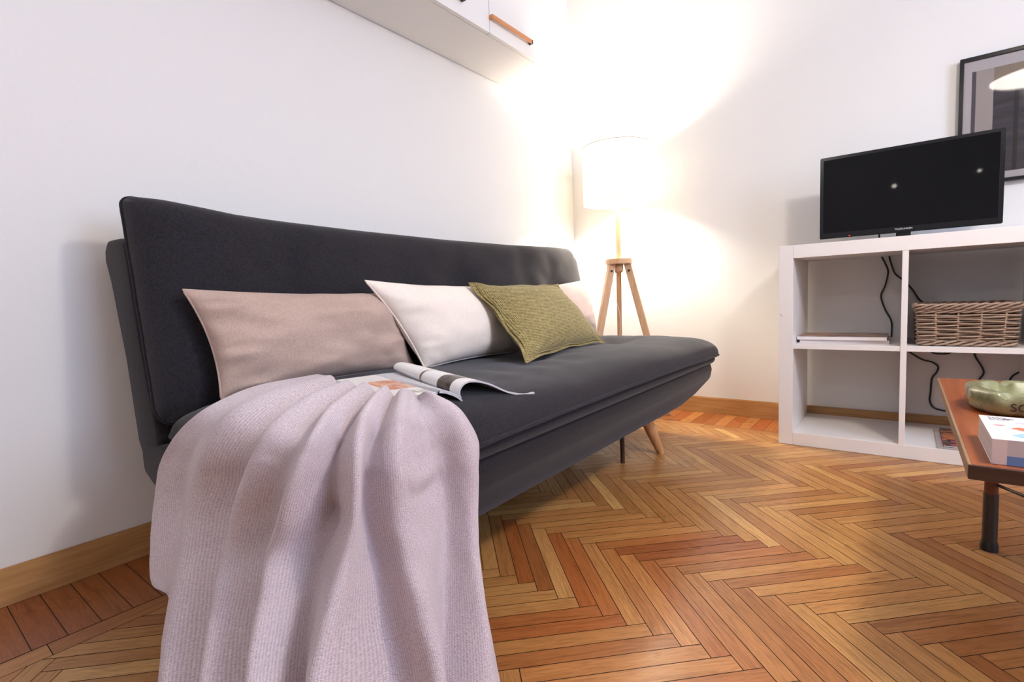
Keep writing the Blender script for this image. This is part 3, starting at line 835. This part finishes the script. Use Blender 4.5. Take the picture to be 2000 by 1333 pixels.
# ------------------------------------------------------------------ wall cabinet
def wall_cabinet():
    root = empty('wall_cabinet', (.135, -2.3, 1.652))
    tag(root, 'white wall cabinet above the sofa with copper strap handles', 'cabinet')
    y1 = -.628; zb = 1.652; zt = 2.35; dep = .25; pitch = .421
    y0 = y1-pitch*5-.02
    bm = bmesh.new()
    add_box(bm, (.003, y0, zb), (dep, y1, zb+.018)); add_box(bm, (.003, y0, zt-.018), (dep, y1, zt))
    add_box(bm, (.003, y0, zb+.018), (.009, y1, zt-.018))
    n = 5
    for k in range(n+1):
        y = y1-.009-k*(y1-y0-.018)/n; add_box(bm, (.009, y-.009, zb+.018), (dep, y+.009, zt-.018))
    from_bm('cabinet_body', bm, M['cabw'], root)
    for k in range(n):
        yb = y1-.003-k*pitch; ya = yb-pitch+.003
        dr = box('door', (dep+.001, ya, zb), (dep+.019, yb, zt), M['cabw'], root, .0012)
        c = -.9185-k*pitch+0.0
        bm = bmesh.new(); x = dep+.019
        add_box(bm, (x+.012, c-.135, 1.700), (x+.018, c+.135, 1.716))
        add_box(bm, (x, c-.135, 1.700), (x+.012, c-.127, 1.716))
        bmesh.ops.bevel(bm, geom=bm.edges[:], offset=.001, segments=2, affect='EDGES')
        h = from_bm('handle', bm, M['copper'], dr); tag(h, 'copper-coloured bar handle')
        box('handle_end', (x, c+.127, 1.700), (x+.018, c+.1355, 1.716), M['endcap'], h, .001)
M['endcap'] = mat('dark_green_metal', (.03, .045, .03), .4)
wall_cabinet()

# ------------------------------------------------------------------ cube shelving unit
KX, KF, KB = 1.162, -.409, -.019
T, CL, DV = .05, .335, .018; KH = 2*T+2*CL+DV
def shelving():
    root = empty('cube_shelf', (KX+.75, (KF+KB)/2, 0))
    tag(root, 'white open-backed cube shelving unit carrying the television', 'shelving unit')
    W_ = 2*T+4*CL+3*DV
    box('bottom_board', (KX+T, KF, .0005), (KX+W_-T, KB, T), M['white'], root, .001)
    box('top_board', (KX+T, KF, KH-T), (KX+W_-T, KB, KH), M['white'], root, .001)
    box('side_panel', (KX, KF, .0005), (KX+T-.0004, KB, KH), M['white'], root, .001)
    box('side_panel', (KX+W_-T+.0004, KF, .0005), (KX+W_, KB, KH), M['white'], root, .001)
    for k in range(1, 4):
        x = KX+T+CL*k+DV*(k-1)
        box('divider', (x, KF+.001, T), (x+DV, KB, KH-T), M['white'], root, .0008)
    for k in range(4):
        x = KX+T+(CL+DV)*k
        box('shelf', (x, KF+.003, T+CL), (x+CL, KB, T+CL+DV), M['white'], root, .0008)
    # small dark scratch on the left panel
    s = box('scratch', (-.0085, -.0003, -.0006), (.0085, .0003, .0006), M['cable'], root, 0)
    s.matrix_parent_inverse = root.matrix_world.inverted()
    s.location = (KX+.008, KF-.0002, .518); s.rotation_euler = (0, R(48), 0); s.scale = (.8, 1, 1)
    tag(s, 'thin dark scratch on the left panel')
shelving()
Z1 = T+CL+DV; ZT = KH

# ------------------------------------------------------------------ television
def television():
    root = empty('television', (1.548, -.25, ZT))
    tag(root, 'small black flat-screen television standing on the cube shelf', 'television')
    x0, x1, z0, z1, yf = 1.281, 1.815, .8135, 1.1305, -.25
    bm = bmesh.new(); add_box(bm, (x0, yf, z0), (x1, yf+.014, z1))
    bmesh.ops.bevel(bm, geom=bm.edges[:], offset=.0025, segments=2, affect='EDGES')
    add_box(bm, (x0+.05, yf+.014, z0+.03), (x1-.05, yf+.042, z1-.07))
    from_bm('housing', bm, M['gloss'], root)
    box('screen', (x0+.012, yf-.0012, z0+.022), (x1-.012, yf+.0005, z1-.012), M['screen'], root, .0004)
    bm = bmesh.new(); add_box(bm, (1.526, yf+.006, ZT+.008), (1.570, yf+.036, z0+.03)); bmesh.ops.bevel(bm, geom=bm.edges[:], offset=.002, segments=2, affect='EDGES')
    from_bm('stand_neck', bm, M['gloss'], root)
    bm = bmesh.new(); bmesh.ops.create_cone(bm, cap_ends=True, segments=48, radius1=.13, radius2=.115, depth=.008, matrix=Matrix.Translation((1.548, yf+.02, ZT+.0044)) @ Matrix.Diagonal((1, .62, 1, 1)))
    from_bm('stand_foot', bm, M['gloss'], root)
    o = box('status_light', (1.379, yf-.0012, z0+.0035), (1.3835, yf+.001, z0+.0065), M['redled'], root, 0); tag(o, 'tiny red status light')
    mw = Matrix.Translation((1.548, yf-.0006, z0+.0125)) @ Matrix.Rotation(R(90), 4, 'X')
    o = text_mesh('brand_lettering', 'TELEFUNKEN', .0085, M['silver'], mw, root); tag(o, 'small silver brand lettering')
    tube('plug_cable', catmull([(1.475, yf+.03, z0+.03), (1.4745, yf+.028, z0), (1.475, yf+.05, ZT+.004), (1.476, yf+.15, ZT+.004), (1.476, -.012, ZT+.002), (1.476, -.0095, ZT-.02)], 8), .0028, M['cable'], root, 8)
television()

# ------------------------------------------------------------------ cables behind the shelf
def cable(pts, label):
    o = tube('cable', catmull(pts, 10), .0032, M['cable'], None, 8); tag(o, label, 'cable', 'cables behind the shelf')
Yc = -.010
cable([(1.478, Yc, .775), (1.478, Yc, .74), (1.490, Yc, .71), (1.500, Yc, .675), (1.492, Yc, .62), (1.478, Yc, .575), (1.492, Yc, .52), (1.514, Yc, .47), (1.516, Yc, .42), (1.514, Yc, .385)],
      'black cable hanging behind the magazines on the shelf')
cable([(1.503, Yc, .775), (1.503, Yc, .74), (1.512, Yc, .70), (1.524, Yc, .665), (1.548, Yc, .64), (1.58, Yc, .60), (1.605, Yc, .555), (1.635, Yc, .53), (1.66, Yc, .49), (1.72, Yc, .42), (1.770, Yc, .36), (1.778, Yc, .33), (1.800, Yc, .285), (1.802, Yc, .262), (1.79, Yc, .235), (1.785, Yc, .18)],
      'black cable crossing behind the wicker basket and down to the coffee table')
cable([(1.53, Yc, .39), (1.555, Yc, .36), (1.585, Yc, .335), (1.618, Yc, .312), (1.650, Yc, .302), (1.668, Yc, .285), (1.664, Yc, .262), (1.650, Yc, .235), (1.647, Yc, .18), (1.645, Yc, .145), (1.657, Yc, .118), (1.685, Yc, .108), (1.715, Yc, .108), (1.76, Yc, .11)],
      'black cable looping down the wall left of the coffee table')
cable([(1.615, Yc, .40), (1.640, Yc, .350), (1.655, Yc, .339), (1.678, Yc, .337), (1.700, Yc, .341), (1.725, Yc, .36), (1.74, Yc, .40)], 'short black cable sagging just below the basket shelf')
cable([(1.86, Yc, .20), (1.873, Yc, .235), (1.885, Yc, .262), (1.905, Yc, .277), (1.925, Yc, .28)], 'short bent black cable above the green ashtray')

# ------------------------------------------------------------------ magazines in the shelf
def cover_mat(name, cols, scale=9, seed=0, rough=.3):
    m = mat(name, cols[0], rough); N = NT(m)
    mp = N.mapping('Object', (scale, scale*1.6, scale)); mp.inputs['Location'].default_value = (seed, seed*2, 0)
    v = N.n('ShaderNodeTexVoronoi'); v.distance = 'CHEBYCHEV'; v.inputs['Scale'].default_value = 2.2; N.l(mp.outputs[0], v.inputs['Vector'])
    sp_ = N.n('ShaderNodeSeparateColor'); N.l(v.outputs['Color'], sp_.inputs[0])
    nz = N.noise(mp.outputs[0], 2.5, 4, .6)
    ad = N.n('ShaderNodeMath', operation='MULTIPLY_ADD'); N.l(nz.outputs[0], ad.inputs[0]); ad.inputs[1].default_value = .35; N.l(sp_.outputs[0], ad.inputs[2])
    n = len(cols); r = N.ramp(ad.outputs[0], [(.1+.95*k/n, c) for k, c in enumerate(cols)])
    r.color_ramp.interpolation = 'CONSTANT'; N.l(r.outputs[0], N.b.inputs['Base Color']); return m
M['cov1'] = cover_mat('cover_brown', [srgb(120, 96, 84), srgb(170, 120, 96), srgb(92, 84, 60), srgb(150, 128, 116), srgb(196, 150, 124)], 8, 1)
M['cov2'] = cover_mat('cover_dark', [srgb(66, 60, 56), srgb(196, 118, 60), srgb(120, 96, 90), srgb(50, 40, 44), srgb(170, 70, 90)], 16, 3)
M['cov3'] = cover_mat('cover_grey', [srgb(196, 186, 184), srgb(180, 170, 168)], 5, 5)
M['paper'] = mat('paper_block', (.72, .69, .68), .6)
def magazine(name, x0, x1, y0, y1, z0, z1, cov, label, ang=0, group=None, cat='magazine'):
    c = Vector(((x0+x1)/2, (y0+y1)/2, z0)); rot = Matrix.Rotation(R(ang), 3, 'Z')
    root = empty(name, c); tag(root, label, cat, group)
    e = .0012
    box('page_block', (x0+.001, y0+.001, z0+e), (x1-.001, y1-.001, z1-e), M['paper'], root, 0, rot, c)
    bm = bmesh.new(); add_box(bm, (x0, y0, z0), (x1, y1, z0+e*.9), rot, c); add_box(bm, (x0, y0, z1-e*.9), (x1, y1, z1), rot, c)
    if x1-x0 > .24: add_box(bm, (x0, y0-.0006, z0), (x1, y0+.0006, z1), rot, c)
    o = from_bm('cover', bm, [cov, M['spine']], root)
    if x1-x0 > .24:
        for p in o.data.polygons:
            if abs(p.normal.z) < .5: p.material_index = 1
    return root
M['spine'] = mat('pale_spine', srgb(226, 216, 216), .4)
magazine('magazine', 1.223, 1.514, -.325, -.122, Z1+.0003, Z1+.0122, M['cov3'], 'pale-spined magazine lying under the other one on the middle shelf', .4, 'magazines in the shelf')
magazine('magazine', 1.216, 1.508, -.334, -.120, Z1+.0126, Z1+.0252, M['cov1'], 'brown-covered magazine on top of the pair on the middle shelf', -.6, 'magazines in the shelf')
magazine('magazine', 1.655, 1.872, -.405, -.125, T+.0003, T+.0042, M['cov3'], 'large pale grey magazine lying lowest in the bottom cubby', 0, 'magazines in the shelf')
magazine('magazine', 1.672, 1.868, -.388, -.118, T+.0045, T+.0105, M['cov2'], 'dark orange and brown magazine lying in the bottom cubby behind the table', 0, 'magazines in the shelf')

# ------------------------------------------------------------------ wicker basket
def basket():
    root = empty('wicker_basket', (1.72, -.26, Z1))
    tag(root, 'grey-brown woven rattan basket on the middle shelf', 'basket')
    zb, zt = Z1+.0005, Z1+.146
    rnd = random.Random(5)
    def outline(z, off=0):
        k = (z-zb)/(zt-zb); g = .008*k
        x0, x1, y0, y1 = 1.597-g-off, 1.843+g+off, -.372-g-off, -.16+g+off
        return x0, x1, y0, y1
    def loop(z, off=0, n=120, r=.014):
        x0, x1, y0, y1 = outline(z, off); pts = []
        segs = []
        for cx, cy, a0 in ((x1-r, y1-r, 0), (x0+r, y1-r, 90), (x0+r, y0+r, 180), (x1-r, y0+r, 270)):
            for k in range(5): a = R(a0+k*22.5); segs.append(Vector((cx+r*math.cos(a), cy+r*math.sin(a), z)))
        L = [0]
        for a, b in zip(segs, segs[1:]+segs[:1]): L.append(L[-1]+(b-a).length)
        cc = Vector(((x0+x1)/2, (y0+y1)/2, z))
        for k in range(n):
            s = L[-1]*k/n
            for i in range(len(segs)):
                if L[i+1] >= s: break
            a, b = segs[i], segs[(i+1) % len(segs)]; t = (s-L[i])/(L[i+1]-L[i]); p = a.lerp(b, t)
            d = (b-a).normalized(); nrm = Vector((d.y, -d.x, 0)); 
            if nrm.dot(p-cc) < 0: nrm = -nrm
            pts.append((p, nrm, s/L[-1]))
        return pts
    stakes = 16
    bm = bmesh.new(); rows = 13
    for r in range(rows):
        z = zb+.021+r*(zt-.040-zb-.021)/(rows-1)
        ph = math.pi*(r % 2)
        pts = []
        for p, nn, s in loop(z, 0, 160):
            w_ = math.sin(s*stakes*math.pi+ph)
            pts.append(p+nn*(.0042*max(-1, min(1, 1.6*w_))+rnd.uniform(-.0005, .0005))+Vector((0, 0, .0012*math.sin(s*40+r*2))))
        add_tube(bm, pts, .0031+rnd.uniform(-.0003, .0004), 6, True)
        pts2 = [p+nn*(-.0042*max(-1, min(1, 1.6*math.sin(s*stakes*math.pi+ph))))+Vector((0, 0, .0045)) for p, nn, s in loop(z, 0, 160)]
    for k in range(stakes):
        t = (k+.0)/stakes
        a = loop(zb+.012, 0, 160)[int(t*160) % 160]; b = loop(zt-.025, 0, 160)[int(t*160) % 160]
        add_tube(bm, [a[0], b[0]], .0028, 6)
    from_bm('weave', bm, M['wicker'], root, True)
    def twisted(name, z, strands, rad, tr, turns, off):
        bm = bmesh.new()
        for q in range(strands):
            pts = []
            for p, nn, s in loop(z, off, 260):
                a = 2*math.pi*(s*turns+q/strands); pts.append(p+nn*(rad*math.cos(a))+Vector((0, 0, rad*1.15*math.sin(a))))
            add_tube(bm, pts, tr, 6, True)
        from_bm(name, bm, M['wicker'], root, True)
    twisted('top_rim', zt-.010, 4, .0068, .0042, 9, .002)
    twisted('rim_band', zt-.026, 3, .0040, .0034, 9, .000)
    twisted('bottom_rim', zb+.0105, 3, .0055, .0040, 9, -.001)
    bm = bmesh.new()
    x0, x1, y0, y1 = outline(zb+.03, -.006)
    for lo, hi in (((x0, y0, zb+.012), (x1, y0+.002, zt-.03)), ((x0, y1-.002, zb+.012), (x1, y1, zt-.03)), ((x0, y0, zb+.012), (x0+.002, y1, zt-.03)), ((x1-.002, y0, zb+.012), (x1, y1, zt-.03)), ((x0, y0, zb+.010), (x1, y1, zb+.014))): add_box(bm, lo, hi)
    from_bm('dark_backing', bm, M['wickdk'], root)  # added dark box behind the weave, stops seeing through its gaps
    x1 = outline(zt)[1]
    tube('side_handle', catmull([(x1+.002, -.33, zt-.012), (x1+.014, -.31, zt-.008), (x1+.018, -.265, zt-.006), (x1+.014, -.22, zt-.008), (x1+.002, -.20, zt-.012)], 8), .0052, M['wicker'], root, 8)
basket()

# ------------------------------------------------------------------ framed picture
def picture():
    root = empty('framed_picture', (2.05, -.012, 1.2))
    tag(root, 'large black-framed abstract grey print behind glass above the television', 'picture')
    x0, x1, z0, z1 = 1.706, 2.406, .984, 1.452; fw = .012
    bm = bmesh.new()
    for lo, hi in (((x0, -.028, z0), (x1, -.003, z0+fw)), ((x0, -.028, z1-fw), (x1, -.003, z1)), ((x0, -.028, z0+fw), (x0+fw, -.003, z1-fw)), ((x1-fw, -.028, z0+fw), (x1, -.003, z1-fw))):
        add_box(bm, lo, hi)
    from_bm('frame', bm, M['gloss'], root)
    box('mat_board', (x0+fw-.002, -.016, z0+fw-.002), (x1-fw+.002, -.004, z1-fw+.002), mat('mount_card', srgb(214, 212, 226), .8), root, 0)
    def rect(name, a, b, c, d, col, nz=0, k=0):
        m = mat(name+'_ink', col, .8)
        if nz:
            N = NT(m); mp = N.mapping('Object', (3, 1, 18)); q = N.noise(mp.outputs[0], 2.2, 5, .6)
            r = N.ramp(q.outputs[0], [(.3, tuple(x*.55 for x in col)), (.7, tuple(min(1, x*1.7) for x in col))]); N.l(r.outputs[0], N.b.inputs['Base Color'])
        return box(name, (a, -.0165-.0004*k, c), (b, -.0158-.0004*k, d), m, pr, 0)
    pr = empty('print', (2.05, -.0165, 1.2)); pr.parent = root; pr.matrix_parent_inverse = root.matrix_world.inverted()
    bpy.data.objects.remove(pr)
    pr = box('print', (1.742, -.0166, 1.022), (2.33, -.0160, 1.400), mat('print_paper', srgb(190, 182, 188), .8), root, 0)
    rect('dark_bar', 1.742, 1.7535, 1.022, 1.400, srgb(92, 86, 98), 0, 1)
    rect('dark_field', 1.802, 2.33, 1.022, 1.348, srgb(64, 60, 72), 1, 1)
    rect('warm_field', 1.802, 2.33, 1.348, 1.400, srgb(160, 148, 138), 0, 1)
    rect('black_bar', 1.858, 1.870, 1.022, 1.348, srgb(40, 36, 42), 0, 2)
    g = mat('picture_glass', (1, 1, 1), .02)
    t = g.node_tree; b = t.nodes['Principled BSDF']
    tr = t.nodes.new('ShaderNodeBsdfTransparent'); gl = t.nodes.new('ShaderNodeBsdfGlossy'); gl.inputs['Roughness'].default_value = .03
    fr = t.nodes.new('ShaderNodeFresnel'); fr.inputs[0].default_value = 1.52
    mx = t.nodes.new('ShaderNodeMixShader'); t.links.new(fr.outputs[0], mx.inputs[0]); t.links.new(tr.outputs[0], mx.inputs[1]); t.links.new(gl.outputs[0], mx.inputs[2]); t.links.new(mx.outputs[0], t.nodes['Material Output'].inputs[0])
    me = [(x0+fw, -.0215, z0+fw), (x1-fw, -.0215, z0+fw), (x1-fw, -.0215, z1-fw), (x0+fw, -.0215, z1-fw)]
    from_py('glass_pane', me, [(0, 1, 2, 3)], g, root)
picture()

# ------------------------------------------------------------------ coffee table
TZ = .36
def table():
    root = empty('coffee_table', (1.95, -1.26, 0))
    tag(root, 'low reddish-brown coffee table with black-tipped round legs at the right edge', 'table')
    x0, x1, y0, y1, t = 1.631, 2.07, -1.69, -.835, .022
    box('table_top', (x0+.004, y0+.004, TZ-t), (x1, y1, TZ), M['table'], root, .0012)
    box('edge_strip', (x0, y0+.004, TZ-t), (x0+.0042, y1, TZ-.0006), M['tlip'], root, .0008)
    box('edge_strip', (x0, y0, TZ-t), (x1, y0+.004, TZ-.0006), M['tedge'], root, .0012)
    for lx, ly in ((1.7205, -1.093), (1.98, -1.093), (1.775, -1.475), (1.98, -1.475)):
        leg = tube('leg', [(lx, ly, .135), (lx, ly, TZ-t)], .0125, M['legred'], root, 20)
        tube('leg_sleeve', [(lx, ly, .012), (lx, ly, .1352)], .0138, M['legblk'], leg, 20)
        tube('foot_cap', [(lx, ly, .0), (lx, ly, .012), (lx, ly, .022)], [.0165, .0165, .0145], M['black'], leg, 20)
    tube('brace', [(1.731, -1.104, .159), (1.972, -1.464, .159)], .0034, M['black'], root, 10)
    tube('brace', [(1.969, -1.104, .166), (1.785, -1.464, .166)], .0034, M['black'], root, 10)
table()

# ------------------------------------------------------------------ ashtray
def ashtray():
    z0, z1 = TZ+.0004, TZ+.046
    c = Vector((1.772, -1.227, 0))
    pl = [((1, 0), .110), ((0, 1), .095), ((-1, 0), .111), ((0, -1), .095), ((-.876, -.482), .1145), ((-.779, .627), .1157), ((.779, .627), .1157), ((.876, -.482), .1145)]
    def ring(bm, s, z, notch=0):
        res = []
        for k in range(160):
            a = 2*math.pi*k/160; ux, uy = math.cos(a), math.sin(a)
            t = sum((max(0, n[0]*ux+n[1]*uy)/(d-s))**26 for n, d in pl)
            r = t**(-1/26); x, y = c.x+ux*r, c.y+uy*r; zz = z
            if notch:
                ro = sum((max(0, n[0]*ux+n[1]*uy)/d)**26 for n, d in pl)**(-1/26)
                X, Y = c.x+ux*ro, c.y+uy*ro
                for nx, ny in ((1.712, -1.322), (1.714, -1.132), (1.84, -1.322), (1.84, -1.132)):
                    zz -= notch*math.exp(-(math.hypot(X-nx, Y-ny)/.0085)**2)
            res.append(bm.verts.new((x, y, zz)))
        return res
    bm = bmesh.new()
    R_ = [ring(bm, .012, z0), ring(bm, .007, z0+.003), ring(bm, .0, z0+.010), ring(bm, .0, z1-.006, .007), ring(bm, .0025, z1-.0015, .0095), ring(bm, .006, z1, .0105),
          ring(bm, .022, z1-.0005, .012), ring(bm, .027, z1-.003, .010), ring(bm, .033, z0+.016), ring(bm, .042, z0+.010)]
    for a, b in zip(R_, R_[1:]):
        n = len(a)
        for k in range(n): bm.faces.new((a[k], a[(k+1) % n], b[(k+1) % n], b[k]))
    bm.faces.new(R_[0][::-1]); bm.faces.new(R_[-1])
    m = mat('green_glaze', srgb(126, 128, 92), .22); N = NT(m); mp = N.mapping('Object'); q = N.noise(mp.outputs[0], 70, 4, .6)
    r = N.ramp(q.outputs[0], [(.3, srgb(112, 112, 78)), (.7, srgb(146, 148, 108))]); N.l(r.outputs[0], N.b.inputs['Base Color'])
    N.b.inputs['Coat Weight'].default_value = .5
    bmesh.ops.recalc_face_normals(bm, faces=bm.faces)
    for e in bm.edges:
        if len(e.link_faces) == 2 and e.calc_face_angle() > .95: e.smooth = False
    o = from_bm('ashtray', bm, m, None, True)
    tag(o, 'olive green glazed ceramic ashtray with clipped corners on the coffee table', 'ashtray')
    mw = Matrix.Translation((1.7175, -1.3222, z0+.0185)) @ Matrix.Rotation(R(90), 4, 'X')
    text_mesh('lettering', 'SC', .0215, mat('dark_print', (.02, .016, .012), .5), mw, o, align='LEFT', xs=1.0)
ashtray()

# ------------------------------------------------------------------ thick book
def book():
    c = Vector((1.656, -1.59, TZ)); root = empty('book', (1.74, -1.59, TZ))
    tag(root, 'thick white paperback with blue and red cover drawings on the coffee table', 'book')
    x0, x1, y0, y1, z0, z1 = 1.657, 1.86, -1.671, -1.505, TZ+.0003, TZ+.037
    box('page_block', (x0+.0005, y0+.0008, z0+.001), (x1-.002, y1-.0008, z1-.001), M['paper2'], root, 0)
    m = mat('drawn_cover', srgb(240, 236, 236), .35); N = NT(m)
    mp = N.mapping('Object', (1, 1, 1)); sep = N.n('ShaderNodeSeparateXYZ'); N.l(mp.outputs[0], sep.inputs[0])
    def blob(cx, cy, rx, ry, col, cur, nzs=60):
        a = N.n('ShaderNodeMapping'); a.inputs['Location'].default_value = (-cx/rx, -cy/ry, 0); a.inputs['Scale'].default_value = (1/rx, 1/ry, 0)
        N.l(tcn.outputs['Object'], a.inputs[0])
        nz = N.noise(mp.outputs[0], nzs, 3)
        ln = N.n('ShaderNodeVectorMath', operation='LENGTH'); N.l(a.outputs[0], ln.inputs[0])
        ad = N.n('ShaderNodeMath', operation='MULTIPLY_ADD'); N.l(nz.outputs[0], ad.inputs[0]); ad.inputs[1].default_value = 1.4; N.l(ln.outputs[1], ad.inputs[2])
        lt = N.n('ShaderNodeMath', operation='LESS_THAN'); N.l(ad.outputs[0], lt.inputs[0]); lt.inputs[1].default_value = 1.55
        mx = N.n('ShaderNodeMix', data_type='RGBA'); N.l(lt.outputs[0], mx.inputs[0]); N.l(cur, mx.inputs[6]); mx.inputs[7].default_value = (*col, 1); return mx.outputs[2]
    tcn = N.n('ShaderNodeTexCoord'); bs = N.n('ShaderNodeRGB'); bs.outputs[0].default_value = (*srgb(240, 236, 236), 1); cur = bs.outputs[0]
    cur = blob(1.705, -1.635, .028, .020, srgb(150, 190, 226), cur)
    cur = blob(1.708, -1.648, .010, .006, srgb(130, 206, 190), cur, 120)
    cur = blob(1.702, -1.592, .016, .014, srgb(206, 110, 86), cur, 120)
    cur = blob(1.676, -1.575, .009, .005, srgb(210, 110, 116), cur, 150)
    cur = blob(1.704, -1.548, .014, .010, srgb(196, 190, 206), cur, 120)
    cur = blob(1.69, -1.525, .009, .006, srgb(120, 100, 96), cur, 160)
    cur = blob(1.735, -1.53, .016, .010, srgb(170, 176, 130), cur, 120)
    N.l(cur, N.b.inputs['Base Color'])
    bm = bmesh.new(); add_box(bm, (x0, y0, z0), (x1, y1, z0+.001)); add_box(bm, (x0, y0, z1-.001), (x1, y1, z1))
    from_bm('cover', bm, m, root)
    ms = mat('blue_spine_print', (.6, .56, .56), .45); N = NT(ms)
    tc = N.n('ShaderNodeTexCoord'); sp_ = N.n('ShaderNodeSeparateXYZ'); N.l(tc.outputs['Object'], sp_.inputs[0])
    def gt(o_, v, op='GREATER_THAN'):
        a = N.n('ShaderNodeMath', operation=op); N.l(o_, a.inputs[0]); a.inputs[1].default_value = v; return a.outputs[0]
    def mixc(f, a, b):
        mx = N.n('ShaderNodeMix', data_type='RGBA'); N.l(f, mx.inputs[0])
        if isinstance(a, tuple): mx.inputs[6].default_value = (*a, 1)
        else: N.l(a, mx.inputs[6])
        mx.inputs[7].default_value = (*b, 1) if isinstance(b, tuple) else mx.inputs[7].default_value
        if not isinstance(b, tuple): N.l(b, mx.inputs[7])
        return mx.outputs[2]
    lo = mixc(gt(sp_.outputs[2], z0+.0135), srgb(104, 134, 186), srgb(200, 188, 190))
    N.l(mixc(gt(sp_.outputs[0], x0+.016), srgb(222, 204, 204), lo), N.b.inputs['Base Color'])
    box('spine', (x0, y0-.0008, z0), (x1, y0+.0007, z1), ms, root, .0003)
    # grey line of lettering-like print block on the cover corner
    bm = bmesh.new()
    rr_ = random.Random(4)
    for k in range(5):
        yy = y1-.010-k*.0052; xx = x0+.010
        for q in range(4):
            wq = rr_.uniform(.003, .006); add_box(bm, (xx, yy-.0015, z1), (xx+wq, yy+.0012, z1+.00025)); xx += wq+.0012
    from_bm('cover_print', bm, mat('grey_ink', srgb(120, 118, 128), .5), root)
M['paper2'] = mat('book_pages', srgb(214, 204, 202), .7)
N_ = NT(M['paper2']); mp_ = N_.mapping('Object', (1, 1, 900)); q_ = N_.noise(mp_.outputs[0], 1.5, 2)
r_ = N_.ramp(q_.outputs[0], [(.35, srgb(190, 178, 176)), (.65, srgb(224, 214, 212))]); N_.l(r_.outputs[0], N_.b.inputs['Base Color'])
book()

# ------------------------------------------------------------------ globe lamps behind the camera (their light and their mirror images)
M['shadeglow2'] = mat('lit_globe', (.9, .9, .88), .3)
M['shadeglow2'].node_tree.nodes['Principled BSDF'].inputs['Emission Color'].default_value = (1, .92, .82, 1)
M['shadeglow2'].node_tree.nodes['Principled BSDF'].inputs['Emission Strength'].default_value = 28
globe((1.475, -3.3, 1.445), .016, 'bulb_pendant', 'small bare bulb pendant mirrored as the left bright spot in the television')
globe((2.005, -3.3, 1.475), .012, 'bulb_pendant', 'small bare bulb pendant mirrored as the right bright spot in the television')
